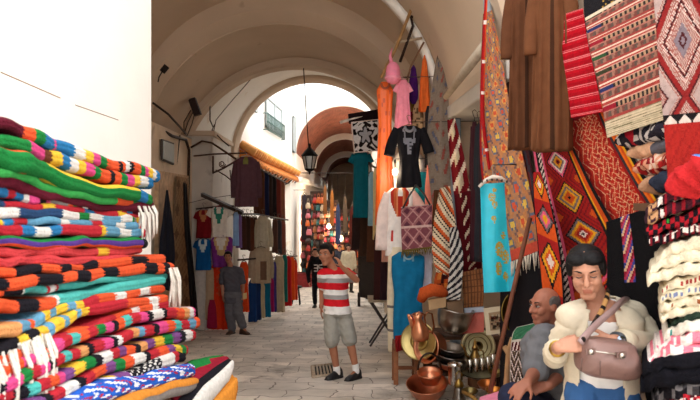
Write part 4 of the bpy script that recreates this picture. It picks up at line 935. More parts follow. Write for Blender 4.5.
for k, (py, r) in enumerate(((367,14.5),(360,14),(353,13.5))):
    metal('stacked_pan', ('lowest', 'middle', 'uppermost')[k]+' pan of the dark metal stack beside the tea set', 'pan', 451, py, 6.55+.03*k, [(r*.8,0),(r*.95,1),(r,5.5),(r+1,6.2),(r-.5,6.2),(r*.8,1),(.1,1)], C(165,155,146), (.08,-.12,1), METAL, GP)
metal('steel_canister', 'shiny tall steel canister standing below the stacked pans', 'canister', 455, 384, 6.35, [(6.5,0),(7,.5),(7,18),(7.6,18.6),(7.6,21),(4,22.5),(.1,23)], C(205,200,195), mat=STEEL)
et = empty('engraved_tray', P(477,365,6.9), 'round engraved pale brass tray standing behind the teapot', 'tray'); s = 6.9/F
m = MB(); ax = V((-.25,-.95,.12)); m.lathe(P(478,346,6.9), [(r*s,h*s) for r,h in [(.1,-1),(14.5,-1),(17.3,.8),(17,1.8),(14.8,.9),(.1,.6)]], C(190,180,140), ax, 40); build('dish', m, METAL, et)
m = MB()
for r0 in (4, 8.5, 12.5): m.lathe(P(478,346,6.9)+ax.normalized()*.008, [(r0*s,.0),(r0*s+.004,.004),(r0*s+.010,.004),(r0*s+.014,.0)], C(120,105,70), ax, 36)
build('engraving', m, METAL, et)
tp2 = empty('teapot', P(475,366,6.55), 'tall brass teapot with a pointed lid in front of the engraved tray', 'teapot'); s = 6.55/F
m = MB(); m.lathe(P(475,367,6.55), [(r*s,h*s) for r,h in [(3.5,0),(4,1),(5.8,6),(5.2,11),(2.8,16),(2.5,18),(3.2,18.5)]], C(150,120,70)); build('belly', m, METAL, tp2)
m = MB(); m.lathe(P(475,349,6.55), [(r*s,h*s) for r,h in [(3.3,0),(2.8,2.5),(1.2,5),(1.6,6.5),(.6,9),(.1,12)]], C(160,125,70)); build('lid', m, METAL, tp2)
m = MB(); m.tube([P(470,359,6.54), P(466,355,6.52), P(464,348,6.5), P(461,344,6.5)], [1.5*s,1.1*s,.9*s,.8*s], C(150,120,70)); build('spout', m, METAL, tp2)
m = MB(); m.tube([P(478,350,6.55), P(483,351,6.55), P(484,357,6.55), P(480,362,6.55)], .8*s, C(140,110,65)); build('handle', m, METAL, tp2)
dt = metal('serving_tray', 'dark oval tray carrying the tea glasses', 'tray', 478, 373, 6.5, [(.1,0),(15,0),(17,1.5),(17.6,1.5),(15.4,-.8),(.1,-.8)], C(70,58,48), (0,-.1,1))
for k, (px, py) in enumerate(((476,371.5),(482,371),(488,370),(493,367),(470,372.5))):
    metal('tea_glass', ('slim silver tea glass beside the teapot', 'slim silver tea glass second along from the teapot', 'slim silver tea glass third along from the teapot', 'slim silver tea glass at the far end of the tea tray', 'slim silver tea glass below the teapot spout')[k], 'glass', px, py, 6.4+.02*k, [(2,0),(2.2,.4),(2.1,6),(2.7,13),(2.4,13),(1.7,6),(.1,1)], C(205,200,190), mat=STEEL, group='slim silver tea glasses on the dark tray', n=16)
m = MB(); m.lathe(P(478,386,6.5), [(r*6.5/F,h*6.5/F) for r,h in [(9,0),(10,1),(10,10),(11,11.5),(.1,12)]], C(110,72,45)); tag(build('wooden_drum', m, WOOD), 'dark round stand under the tea tray', 'stand')
sc = empty('brass_lantern', P(459,401,6.1), 'small grey and brass lantern at the foot of the stall', 'lantern'); s = 6.1/F
m = MB(); m.lathe(P(459,400,6.1), [(r*s,h*s) for r,h in [(6.5,0),(7,1),(6,3),(5,10),(4,14)]], C(120,112,105), n=6); build('body', m, METAL, sc)
m = MB(); m.lathe(P(459,386,6.1), [(r*s,h*s) for r,h in [(5.5,0),(4,4),(1.5,7),(.1,8)]], C(160,130,70), n=6); build('cap', m, METAL, sc)
m = MB(); m.tube([P(456,380,6.1), P(456,374,6.1), P(459,371,6.1), P(462,374,6.1), P(462,380,6.1)], .7*s, C(140,115,65)); build('ring_handle', m, METAL, sc)
for k, (px, py, d, r, c, lb) in enumerate(((487,389,6.2,9,C(165,95,50),'small copper dish at the right of the tea tray'),(470,396,6.0,8,C(110,95,60),'small dull brass bowl beside the lantern'),(496,376,6.4,7,C(130,105,60),'dull brass cup behind the leaning pole'),(494,395,5.9,8,C(175,110,50),'amber copper bowl in front of the wooden chair'))):
    metal('brass_bowl', lb, 'bowl', px, py, d, bowlp(r, r*.7), c, (-.1,-.15,1))
m = MB(); m.tube([P(463,392,5.9), P(470,395,5.7), P(476,400,5.5)], .018, C(150,110,50)); tag(build('wooden_ladle', m, WOOD), 'yellowish wooden stick lying before the lantern', 'stick')
# stools, boxes and pictures behind the metalware
stl = empty('wooden_stool', (P(403,340,7.4).x, 7.4, G(7.4)), 'rough wooden stool with a dark red cloth by the paving', 'stool')
c = P(404,345,7.35)
m = MB(); m.box((c.x-.13,7.2,c.z-.03),(c.x+.17,7.55,c.z+.03), C(135,85,55)); build('seat', m, WOOD, stl, False)
for dx, yy in ((-.11,7.23),(.14,7.23),(-.11,7.5),(.14,7.5)):
    m = MB(); m.box((c.x+dx-.025,yy-.025,G(yy)-.005),(c.x+dx+.03,yy+.03,c.z-.03), C(150,95,62)); build('leg', m, WOOD, stl, False)
m = MB(); m.box((c.x-.11,7.21,lerp(c.z,G(7.2),.55)-.02),(c.x+.14,7.24,lerp(c.z,G(7.2),.55)+.02), C(130,80,52)); build('stretcher', m, WOOD, stl, False)
panel('red_cloth', 'crumpled dark red cloth hanging over the wooden stool', 'cloth', [((395,336,7.1),(407,334,7.1)),((395,344,7.05),(406,343,7.05)),((396,352,7.05),(404,350,7.05))], lambda u, v: C(130,24,26), 14, 14, waves=3, amp=.02)
def picframe():
    r = empty('framed_picture', P(495,334,5.9), 'cream framed picture with a tan print, propped behind the tea glasses', 'picture'); d = 5.9
    a, b, c_, e_ = P(484,309,d), P(506,306,d), P(508,332,d), P(487,335,d); bk = V((0,.03,0))
    def quad(p0, p1, p2, p3, col, nm, off):
        m = MB(); o = V((0,-off,0)); m.add([p0+o,p1+o,p2+o,p3+o,p0+bk,p1+bk,p2+bk,p3+bk], [(0,3,2,1),(4,5,6,7),(0,1,5,4),(1,2,6,5),(2,3,7,6),(3,0,4,7)], col); return build(nm, m, PLAIN, r, False)
    quad(a, b, c_, e_, C(222,208,180), 'frame', .01)
    def L(u, v): return lerp(lerp(a, b, u), lerp(e_, c_, u), v)
    quad(L(.17,.16), L(.83,.16), L(.83,.84), L(.17,.84), C(168,142,112), 'print', .016)
    m = MB(); rnd = random.Random(5)
    for k in range(26):
        u, v = rnd.uniform(.26,.74), rnd.uniform(.26,.74); q = L(u, v)+V((0,-.02,0)); m.obox(q, V((rnd.uniform(.005,.02),0,0)), V((0,.004,0)), V((0,0,rnd.uniform(.004,.018))), [C(90,70,55), C(130,60,45), C(200,185,160)][k % 3])
    build('printed_figures', m, PLAIN, r, False)
picframe()
bx = MB(); bx.add([P(463,312,6.95),P(484,310,6.9),P(484,332,6.85),P(462,334,6.9),P(463,312,7.1),P(484,310,7.05),P(484,332,7.0),P(462,334,7.05)], [(0,3,2,1),(4,5,6,7),(0,1,5,4),(1,2,6,5),(2,3,7,6),(3,0,4,7)], [C(205,105,92)]*6)
bb2 = tag(build('pink_box', bx, PLAIN, smooth=False), 'faded pink flat box standing behind the engraved tray', 'box')
m = MB(); m.add([P(464,308,6.93),P(484,306,6.88),P(484,312,6.87),P(463,313,6.92),P(464,308,7.1),P(484,306,7.05),P(484,312,7.05),P(463,313,7.1)], [(0,3,2,1),(4,5,6,7),(0,1,5,4),(1,2,6,5),(2,3,7,6),(3,0,4,7)], C(185,190,205)); build('lid', m, PLAIN, bb2, False)
def carv(u, v): return C(105,60,30) if abs(tri(u*3.2)) < .35 or (v*7) % 1 < .15 else C(150,92,48)
panel('carved_panel', 'carved brown wooden panel hanging under the maroon rug', 'panel', [((462,272,6.95),(482,268,6.9)),((463,290,6.93),(484,288,6.88)),((464,308,6.92),(483,306,6.87))], carv, 30, 40, waves=.4, amp=.004, th=.03, mat=WOOD)
panel('small_rug', 'orange and dark red crumpled small rug above the copper jug', 'rug', [((436,272,7.0),(460,270,7.0)),((434,284,6.9),(462,282,6.9)),((440,296,6.85),(458,298,6.85))], lambda u, v: [C(165,70,30), C(60,24,24), C(190,110,45)][int(hsh(int(u*8), int(v*6))*3)], 20, 20, waves=3, amp=.04)
m = MB(); m.tube([P(421,300,6.75), P(424,293,6.7), P(432,290,6.7), P(440,291,6.75), P(446,294,6.8)], [.05,.07,.075,.07,.04], C(195,85,40), 12); tag(build('orange_cloth', m, WOOL), 'rolled orange cloth lying above the copper jug', 'cloth')
bx = MB(); bx.add([P(428,300,6.7),P(446,297,6.75),P(446,307,6.75),P(429,310,6.7),P(430,298,7.0),P(448,295,7.0),P(448,306,7.0),P(431,308,7.0)], [(0,3,2,1),(4,5,6,7),(0,1,5,4),(1,2,6,5),(2,3,7,6),(3,0,4,7)], C(190,155,115)); tag(build('cardboard_box', bx, PLAIN, smooth=False), 'small cardboard box under the orange cloth', 'box')
bx = MB(); bx.add([P(447,302,6.75),P(462,300,6.8),P(464,316,6.8),P(448,318,6.75),P(448,300,7.0),P(463,298,7.0),P(465,314,7.0),P(449,316,7.0)], [(0,3,2,1),(4,5,6,7),(0,1,5,4),(1,2,6,5),(2,3,7,6),(3,0,4,7)], C(135,108,84)); tag(build('cardboard_box', bx, PLAIN, smooth=False), 'brown cardboard box behind the steel cauldron', 'box')
# the stepped display table behind the metalware
dt = empty('display_table', (P(455,360,7.1).x, 7.1, G(7.1)), 'dark wooden display table crowded with metalware', 'table')
for k, (y0, y1, zt) in enumerate(((6.98,7.45,P(450,336,7.0).z),(6.62,6.96,P(450,372,6.65).z))):
    m = MB(); m.box((P(428,0,7).x,y0,zt-.04),(P(500,0,7).x,y1,zt), C(88,58,40)); build('plank_top', m, WOOD, dt, False)
    for px in (430, 497):
        m = MB(); x = P(px,0,7).x; m.box((x-.03,y0+.03,G(y0)-.02),(x+.03,y0+.09,zt-.04), C(80,52,36)); build('leg', m, WOOD, dt, False)
        m = MB(); m.box((x-.03,y1-.09,G(y1)-.02),(x+.03,y1-.03,zt-.04), C(80,52,36)); build('leg', m, WOOD, dt, False)
metal('brass_hoop', 'thin brass hoop standing behind the seated man', 'hoop', 521, 312, 5.3, [(22,-.6),(22.7,0),(22,.6),(21.3,0),(22,-.6)], C(170,140,70), (.3,-.9,.1), n=40)
pb = MB(); pb.add([P(480,397,4.6),P(506,389,4.5),P(512,400,3.9),P(478,408,4.0),P(480,402,4.6),P(506,394,4.5),P(512,406,3.9),P(478,414,4.0)], [(0,1,2,3),(7,6,5,4),(0,4,5,1),(1,5,6,2),(2,6,7,3),(3,7,4,0)], C(238,140,170)); 
ch = empty('wooden_chair', (P(508,380,4.5).x, 4.5, G(4.5)), 'pale wooden folding chair beside the seated man', 'chair')
m = MB(); m.tube([P(513,338,4.5), P(509,350,4.5), P(505,400,4.45), P(504,430,4.4)], .022, C(165,125,85)); build('leg', m, WOOD, ch)
m = MB(); m.tube([P(504,346,4.52), P(508,353,4.5), P(512,362,4.45)], .02, C(165,125,85)); build('arm', m, WOOD, ch)
m = MB(); q = P(508,404,4.4); m.box((q.x-.12,4.2,q.z-.03),(q.x+.28,4.62,q.z), C(160,120,80)); build('seat', m, WOOD, ch, False)
for dx, yy in ((-.09,4.22),(.25,4.22),(.25,4.58),(-.09,4.58)):
    m = MB(); m.box((q.x+dx-.02,yy-.02,G(yy)-.01),(q.x+dx+.02,yy+.02,q.z-.03), C(150,112,75)); build('leg', m, WOOD, ch, False)
m = MB(); m.tube([P(538,338,4.5), P(538,404,4.5)], .02, C(165,125,85)); build('back_post', m, WOOD, ch)
tag(build('pink_cushion', pb, CLOTH, smooth=False), 'flat pink cushion on the chair by the leaning pole', 'cushion')
def greenr(u, v):
    if u < .03 or u > .97: return C(200,190,175)
    if v < .03 or .40 < v < .43: return C(205,195,180)
    if v < .40: return C(52,105,75) if (int(u*20)+int(v*40)) % 4 else C(70,125,90)
    if v < .54: return C(90,40,38) if (u*9+v*4) % 1 < .6 else WT
    a = (v*10+abs(tri(u*2))*1.2) % 1
    return C(45,36,34) if a < .33 else (WT if a < .6 else C(110,88,70))
panel('green_rug', 'green and cream zigzag rug draped over the chair back behind the seated man', 'rug', [((517,327,4.45),(543,321,4.4)),((512,336,4.35),(543,332,4.3)),((510,362,4.32),(543,360,4.27)),((510,394,4.3),(543,396,4.25))], greenr, 50, 90, waves=1.2, amp=.012)
# ---------------------------------------------------------------- people
def remesh(mb, vox, it=2, wr=0.):
    me = bpy.data.meshes.new('tmp'); me.from_pydata(mb.v, [], mb.f); me.update()
    o = bpy.data.objects.new('tmp', me); COL.objects.link(o)
    r = o.modifiers.new('r', 'REMESH'); r.mode = 'VOXEL'; r.voxel_size = vox; r.use_smooth_shade = True
    s = o.modifiers.new('s', 'SMOOTH'); s.iterations = it; s.factor = .5
    bpy.context.view_layer.update()
    dg = bpy.context.evaluated_depsgraph_get(); m2 = bpy.data.meshes.new_from_object(o.evaluated_get(dg))
    vs = [v.co.copy() for v in m2.vertices]
    if wr:
        for i, v in enumerate(m2.vertices):
            x, y, z = v.co; q = math.sin(31*z+19*x+2.2*math.sin(23*y+9*z))*math.sin(13*x-21*z+1.7*math.sin(17*z+11*y)); vs[i] += v.normal*wr*(q+.35*math.sin(67*z+43*x+3*math.sin(29*y)))
    fs = [tuple(p.vertices) for p in m2.polygons]
    bpy.data.objects.remove(o); bpy.data.meshes.remove(me); bpy.data.meshes.remove(m2)
    return vs, fs
def skinned(name, mb, vox, mat, parent, col, it=2, cut=None, solid=0):
    vs, fs = remesh(mb, vox, it, {'coat': .0045, 'sleeve': .0045, 'white_top': .003, 'shirt': .006, 'trousers': .006, 'shorts': .006, 'jeans': .005}.get(name, 0.)); out = MB(); cs = []; keep = []
    for f in fs:
        c = sum((vs[i] for i in f), V())/len(f)
        if cut and cut(c): continue
        keep.append(f); cs.append(col(c) if callable(col) else col)
    out.add(vs, keep, cs); o = build(name, out, mat, parent)
    if solid:
        m = o.modifiers.new('thickness', 'SOLIDIFY'); m.thickness = solid; m.offset = 0
    return o
class Fr:                                                       # a frame: right, forward, up
    def __init__(s, o, r, f, u): s.o, s.r, s.f, s.u = V(o), V(r).normalized(), V(f).normalized(), V(u).normalized()
    def __call__(s, x, y, z): return s.o+s.r*x+s.f*y+s.u*z
    def M(s): return Matrix((s.r, s.f, s.u)).transposed()
def headframe(c, yaw, pitch=0, roll=0):                          # yaw 0 looks at the lens, + turns to picture right
    f = V((math.sin(yaw)*math.cos(pitch), -math.cos(yaw)*math.cos(pitch), math.sin(pitch)))
    r = f.cross(V((0,0,1))).normalized()*-1                      # picture right when facing the lens
    u = r.cross(f).normalized()
    if u.z < 0: u = -u
    if roll: r, u = r*math.cos(roll)+u*math.sin(roll), u*math.cos(roll)-r*math.sin(roll)
    return Fr(c, r, f, u)
def add_head(b, H, k=1.0, nose=1.0, jaw=1.0):
    R = H.M()
    b.ell(H(0,-.012*k,.022*k), .074*k, .094*k, .092*k, R=R)
    b.ell(H(0,.02*k,-.045*k), .057*k*jaw, .066*k, .066*k, R=R)
    b.cap(H(-.014*k,.062*k,-.094*k), H(.014*k,.062*k,-.094*k), .022*k, .022*k)
    b.cap(H(0,.084*k,.02*k), H(0,.107*k*nose,-.018*k), .009*k, .0135*k)
    b.cap(H(-.012*k,.092*k,-.022*k), H(.012*k,.092*k,-.022*k), .009*k, .009*k)
    b.cap(H(-.04*k,.072*k,.034*k), H(.04*k,.072*k,.034*k), .014*k, .014*k)
    for x in (-1, 1):
        b.ell(H(x*.036*k,.06*k,-.018*k), .026*k, .03*k, .028*k, R=R)
        b.ell(H(x*.075*k,-.012*k,.0), .011*k, .022*k, .032*k, R=R)
    b.cap(H(-.018*k,.083*k,-.053*k), H(.018*k,.083*k,-.053*k), .010*k, .010*k)
    b.cap(H(-.013*k,.082*k,-.066*k), H(.013*k,.082*k,-.066*k), .010*k, .010*k)
def add_face(root, H, k=1.0, iris=C(50,32,24), brow=C(30,22,20), closed=False):
    for x in (-1, 1):
        m = MB()
        if closed:
            m.tube([H(x*.031*k+q*.014*k, .0885*k-abs(q)*.003*k, .014*k-.004*k*(1-q*q)) for q in (-1,-.5,0,.5,1)], .0026*k, brow, 6)
        else:
            m.ell(H(x*.031*k,.0765*k,.012*k), .0125*k, .0105*k, .0058*k, C(235,228,222), R=H.M(), n=14, m=8)
            m.ell(H(x*.031*k,.0852*k,.012*k), .0062*k, .003*k, .0065*k, iris, R=H.M(), n=12, m=6)
            m.tube([H(x*.031*k+q*.015*k, .0865*k-abs(q)*.006*k, .0185*k-.003*k*q*q) for q in (-1,-.5,0,.5,1)], .0022*k, brow, 6)
        build('eye', m, SATIN, root)
        m = MB(); m.tube([H(x*(.016+.036*q)*k, (.088-.012*q*q)*k, (.033+.007*math.sin(q*2.4))*k) for q in (0,.25,.5,.75,1)], [.003*k,.0042*k,.004*k,.003*k,.0016*k], brow, 6); build('eyebrow', m, HAIR, root)
def add_hand(b, w, d, nrm, tside, L=.175, curl=(.25,.35,.3), spread=.0, thumb=(.5,.75)):
    """palm and five fingers: w wrist, d towards the fingers, nrm out of the palm, tside towards the thumb"""
    d = V(d).normalized(); nrm = (V(nrm)-d*V(nrm).dot(d)).normalized(); t = d.cross(nrm).normalized()
    if t.dot(V(tside)) < 0: t = -t
    k = L/.175
    for i, (o, fl) in enumerate(((.031,.070),(.0105,.079),(-.0105,.073),(-.030,.057))):
        kn = w+(d*(.083-.004*abs(i-1))+t*o)*k
        b.cap(w+(d*.012+t*o*.55)*k, kn, .0135*k, .0115*k, n=10)
        dd = (d+t*spread*(1.5-i)*.2).normalized(); p = kn; a = 0
        for j, (sg, cu) in enumerate(zip((.45,.3,.25), curl)):
            a += cu; v = (dd*math.cos(a)+nrm*math.sin(a)); q = p+v*fl*sg*k
            b.cap(p, q, (.0092-.0009*j)*k, (.0085-.0009*j)*k, n=8); p = q
    p = w+(d*.022+t*.024)*k; a0 = (d*thumb[0]+t*thumb[1]+nrm*.35).normalized(); q = p+a0*.045*k
    b.cap(w+(d*.01+t*.012)*k, p, .016*k, .015*k, n=10); b.cap(p, q, .0135*k, .0105*k, n=10); b.cap(q, q+(a0*.6+d*.6+nrm*.15).normalized()*.032*k, .0098*k, .0078*k, n=8)
def loft_ell(b, secs, r, f, n=24):                                # secs: (centre, half width, half depth)
    r = V(r).normalized(); f = V(f).normalized(); rings = []
    for c, rx, ry in secs:
        rings.append([V(c)+r*rx*math.copysign(abs(math.cos(a))**.85, math.cos(a))+f*ry*math.copysign(abs(math.sin(a))**.9, math.sin(a)) for a in [2*math.pi*k/n for k in range(n)]])
    b.rings(rings, (1,1,1))
def limb(b, pts, rad, n=12):
    for i in range(len(pts)-1): b.cap(pts[i], pts[i+1], rad[i], rad[i+1], n=n)
def shoe(root, ank, fwd, col, sole, k=1.0, name='shoe', z=None):
    f = V((fwd[0], fwd[1], 0)).normalized(); r = f.cross(V((0,0,1))); m = MB(); z = z if z is not None else ank.z-.08*k
    b0 = V((ank.x, ank.y, z)); rings = []; 
    prof = [(-.085,.026,.09),(-.065,.040,.105),(-.02,.044,.105),(.03,.046,.095),(.08,.050,.072),(.13,.052,.058),(.17,.044,.046),(.195,.024,.032)]
    for y, wd_, h in prof:
        rings.append([b0+f*y*k+r*wd_*k*math.cos(a)+V((0,0,.014*k+h*k*max(0, math.sin(a))*(1 if math.sin(a) > 0 else 0))) for a in [2*math.pi*i/16 for i in range(16)]])
    m.rings(rings, col); o = build(name, m, LEATHER, root)
    m = MB(); m.rings([[b0+f*y*k*1.02+r*(wd_+.004)*k*q+V((0,0,zz*k)) for q, zz in ((-1,0),(1,0),(1,.018),(-1,.018))] for y, wd_, h in prof], sole); build('sole', m, PLAIN, o)
    return o
BROWN = C(172,118,88)
def torso_secs(J, g=0.0, hem=None):
    p, n = J['pelvis'], J['neck']; L = n-p
    def at(t): return p+L*t
    k = J['k']; w, dpt = J.get('w', 1.0)*k, J.get('dp', 1.0)*k
    s = [(at(-.16), .155*w+g, .105*dpt+g), (at(0.0), .165*w+g, .11*dpt+g), (at(.2), .148*w+g, .105*dpt+g), (at(.42), .145*w+g, .105*dpt+g), (at(.64), .165*w+g, .118*dpt+g), (at(.82), .17*w+g, .11*dpt+g), (at(.93), .12*w+g, .085*dpt+g), (at(1.0), .062*w+g, .06*dpt+g)]
    return s
def pose(base, H, yaw=0., **ov):
    """joints of a standing figure; right/left mean picture right/left when yaw = 0"""
    k = H/1.72; f = V((math.sin(yaw), -math.cos(yaw), 0)); r = V((math.cos(yaw), math.sin(yaw), 0)); B = V(base)
    def q(x, y, z): return B+r*x*k+f*y*k+V((0,0,z*k))
    J = dict(k=k, f=f, r=r, q=q, head=q(0,.015,1.605), neck=q(0,-.01,1.475), pelvis=q(0,0,.94))
    for s, x in (('R', 1), ('L', -1)):
        J['sh'+s] = q(x*.165,-.01,1.405); J['el'+s] = q(x*.225,-.03,1.12); J['wr'+s] = q(x*.235,.05,.87)
        J['hip'+s] = q(x*.085,0,.92); J['kn'+s] = q(x*.10,.03,.49); J['an'+s] = q(x*.10,-.02,.09); J['toe'+s] = q(x*.13,.12,.03)
    for a, b in ov.items(): J[a] = b(q) if callable(b) else b
    return J
def figure(label, J, jaw=1.0, skin=BROWN, hair=None, top=None, bottom=None, feet=None, vox=.012, head=(0.,0.,0.), hk=1.0, hands=None, closed=False, sub=None, name='person', base=None, gray=None):
    k = J['k']; root = empty(name, base if base is not None else (J['pelvis'].x, J['pelvis'].y, G(J['pelvis'].y)), label, 'person')
    f, r = J['f'], J['r']; b = MB(); H = headframe(J['head'], *head); hs = k*hk
    add_head(b, H, hs, jaw=jaw); b.cap(J['neck']-V((0,0,.02*k)), H(0,-.02*hs,-.05*hs), .057*k, .052*k)
    loft_ell(b, torso_secs(J), r, f)
    for s in 'RL':
        b.cap(J['neck']-V((0,0,.05*k)), J['sh'+s], .06*k, .058*k)
        limb(b, [J['sh'+s], J['el'+s], lerp(J['el'+s], J['wr'+s], .35), J['wr'+s]], [.052*k,.041*k,.040*k,.027*k])
        limb(b, [J['hip'+s], J['kn'+s], lerp(J['kn'+s], J['an'+s], .35), J['an'+s]], [.085*k,.056*k,.053*k,.036*k])
        t = J['toe'+s]; limb(b, [J['an'+s]-V((0,0,.03*k)), V((t.x, t.y, min(t.z, G(t.y)+.03)))], [.032*k,.016*k])
        hd = (hands or {}).get(s)
        if hd: add_hand(b, J['wr'+s], *hd[:3], L=.178*k, **(hd[3] if len(hd) > 3 else {}))
        else: add_hand(b, J['wr'+s], (J['wr'+s]-J['el'+s]), (-r if s == 'R' else r)*.8-f*.3, f, L=.178*k)
    lipc = tuple(c*q for c, q in zip(skin, (.82,.6,.6)))
    def sk(c):
        p = c-H.o; y, z, x = p.dot(H.f)/hs, p.dot(H.u)/hs, p.dot(H.r)/hs
        if y > .076 and abs(z+.0595) < .011 and abs(x) < .0195: return lipc
        return skin
    body = skinned('body', b, vox, SKIN, root, sk)
    add_face(root, H, hs, closed=closed)
    if hair:
        m = MB(); hair(m, H, hs); skinned('hair', m, vox, HAIR, root, gray or C(15,12,13), it=1)
    if top: top(root, J, vox)
    if bottom: bottom(root, J, vox)
    if feet: feet(root, J)
    return root, H
def short_hair(m, H, k):
    R = H.M(); m.ell(H(0,-.026*k,.048*k), .082*k, .095*k, .082*k, R=R)
    m.ell(H(0,.03*k,.094*k), .06*k, .055*k, .032*k, R=R); m.ell(H(0,-.065*k,-.005*k), .07*k, .05*k, .065*k, R=R)
    for x in (-1, 1): m.ell(H(x*.07*k,.012*k,.03*k), .014*k, .025*k, .038*k, R=R)
def shirt(col, sleeve=.55, g=.018, mat=None, hem=-.2, flare=0., name='shirt', cut=None, solid=0, elbow=True):
    def fn(root, J, vox):
        b = MB(); k = J['k']; ss_ = torso_secs(J, g); p, n = J['pelvis'], J['neck']
        ss_[0] = (p+(n-p)*hem, .155*k*J.get('w',1)+g+flare, .105*k*J.get('dp',1)+g+flare); ss_[-1] = (n-(n-p)*.02, .075*k+g*.4, .07*k+g*.4)
        loft_ell(b, ss_, J['r'], J['f'])
        for s in 'RL':
            b.cap(J['neck']-V((0,0,.055*k)), J['sh'+s], .06*k+g*.8, .058*k+g)
            if sleeve <= 1: b.cap(J['sh'+s], lerp(J['sh'+s], J['el'+s], sleeve), .054*k+g, .048*k+g)
            else: limb(b, [J['sh'+s], J['el'+s], lerp(J['el'+s], J['wr'+s], sleeve-1)], [.056*k+g,.048*k+g,.034*k+g])
        return skinned(name, b, vox, mat or CLOTH, root, (lambda c: col(c, J)) if callable(col) else col, it=2, cut=(lambda c: cut(c, J)) if cut else None, solid=solid)
    return fn
def trousers(col, length=1.0, g=.016, name='trousers', wide=1.0):
    def fn(root, J, vox):
        b = MB(); k = J['k']; p, n = J['pelvis'], J['neck']
        loft_ell(b, [(lerp(J['hipL'], J['hipR'], .5)-V((0,0,.07*k)), .14*k*J.get('w',1)+g, .1*k+g), (p, .163*k*J.get('w',1)+g, .112*k*J.get('dp',1)+g), (p+(n-p)*.17, .148*k*J.get('w',1)+g, .104*k*J.get('dp',1)+g)], J['r'], J['f'])
        for s in 'RL':
            h, kn, an = J['hip'+s], J['kn'+s], J['an'+s]
            if length <= .5: b.cap(h, lerp(h, kn, length*2), .088*k+g, lerp(.088, .06, length*2)*k*wide+g)
            else: limb(b, [h, kn, lerp(kn, an, (length-.5)*2)], [.088*k+g, .06*k*wide+g, lerp(.056, .045, (length-.5)*2)*k*wide+g])
        skinned(name, b, vox, CLOTH, root, col)
    return fn
def shoes(col, sole=C(40,38,38), name='shoe', sock=None):
    def fn(root, J):
        for s in 'RL':
            fw = J['toe'+s]-J['an'+s]; z = G(J['an'+s].y); 
            shoe(root, J['an'+s], fw, col, sole, J['k'], name, z=z)
            if sock:
                m = MB(); m.cap(J['an'+s]-V((0,0,.03)), lerp(J['an'+s], J['kn'+s], .13), .045*J['k'], .045*J['k'], sock); build('sock', m, CLOTH, root)
    return fn
# man in the striped polo shirt, hand at his ear
B1 = V((P(340,376,7.6).x, 7.6, G(7.6)))
def polo(c, J):
    z = (J['neck']-c).z/J['k']
    for t, col in ((.055,C(205,30,40)),(.10,C(238,234,230)),(.16,C(160,156,154)),(.245,C(205,30,40)),(.305,C(238,234,230)),(.36,C(160,156,154)),(.445,C(205,30,40)),(.7,C(238,234,230))):
        if z < t: return col
    return C(235,230,228)
x1 = lambda px, py, dd=0: P(px, py, 7.6+dd)
J1 = pose(B1, 1.74, -.35, head=x1(326.5,254.5,-.03), neck=x1(334,269,.02), pelvis=x1(337,308,.0), shL=x1(323.5,275,-.05), shR=x1(346,274,.06), elR=x1(356.5,280,-.12), wrR=x1(342,267,-.24), elL=x1(322.5,291,.10), wrL=x1(321.5,307,.06), w=.92,
     hipL=x1(331,310), hipR=x1(343,310), knL=x1(332,342,-.03), knR=x1(350,341,-.04), anL=x1(337,371,.02), anR=x1(356,369,-.03), toeL=x1(328,376,-.1), toeR=x1(348,375,-.15))
figure('young man in a red and white striped polo shirt, hand raised to his ear', J1, skin=C(170,112,84), hair=short_hair, top=shirt(polo, .62, .024, hem=-.12, flare=.016), bottom=trousers(C(160,157,148), .47, .012, 'shorts', 1.4), feet=shoes(C(26,26,30), C(50,48,48), 'trainer', C(238,236,232)),
     vox=.011, head=(-.45,-.06,.12), hk=1.14, hands={'R': (V((-.45,.05,.9)), V((-.9,.3,-.2)), V((-.2,-.9,.2)), dict(curl=(.2,.35,.3)))})
# man in dark grey by the dresses
B2 = V((P(232,333,12.2).x, 12.2, G(12.2))); x2 = lambda px, py, dd=0: P(px, py, 12.2+dd)
J2 = pose(B2, 1.70, .25, head=x2(228,257), neck=x2(231,266,.03), shL=x2(223.5,271), shR=x2(240,271), pelvis=x2(233,296), elL=x2(222,283), wrL=x2(223,296,-.05), elR=x2(243,283), wrR=x2(243,293,-.08),
    hipL=x2(229.5,297), hipR=x2(237,297), knL=x2(230,314,-.04), knR=x2(238,313,-.08), anL=x2(232,329), anR=x2(243,326,-.08), toeL=x2(228.5,332,-.12), toeR=x2(247.5,328,-.16))
figure('man in a charcoal shirt and trousers standing beside the hanging dresses', J2, skin=C(168,114,88), hair=short_hair, top=shirt(C(82,80,88), .9, .022, hem=-.22, flare=.02), bottom=trousers(C(98,96,102), .97, .025, wide=1.35), feet=shoes(C(70,46,34), C(40,30,26), 'sandal'), vox=.014, head=(.15,.0,.0))
m = MB(); q = x2(245,296,-.16); m.obox(q, V((.035,0,.01)), V((0,.004,0)), V((0,0,.06)), C(205,175,120)); tag(build('folded_paper', m, PLAIN, smooth=False), 'folded tan paper held by the man in charcoal', 'paper')
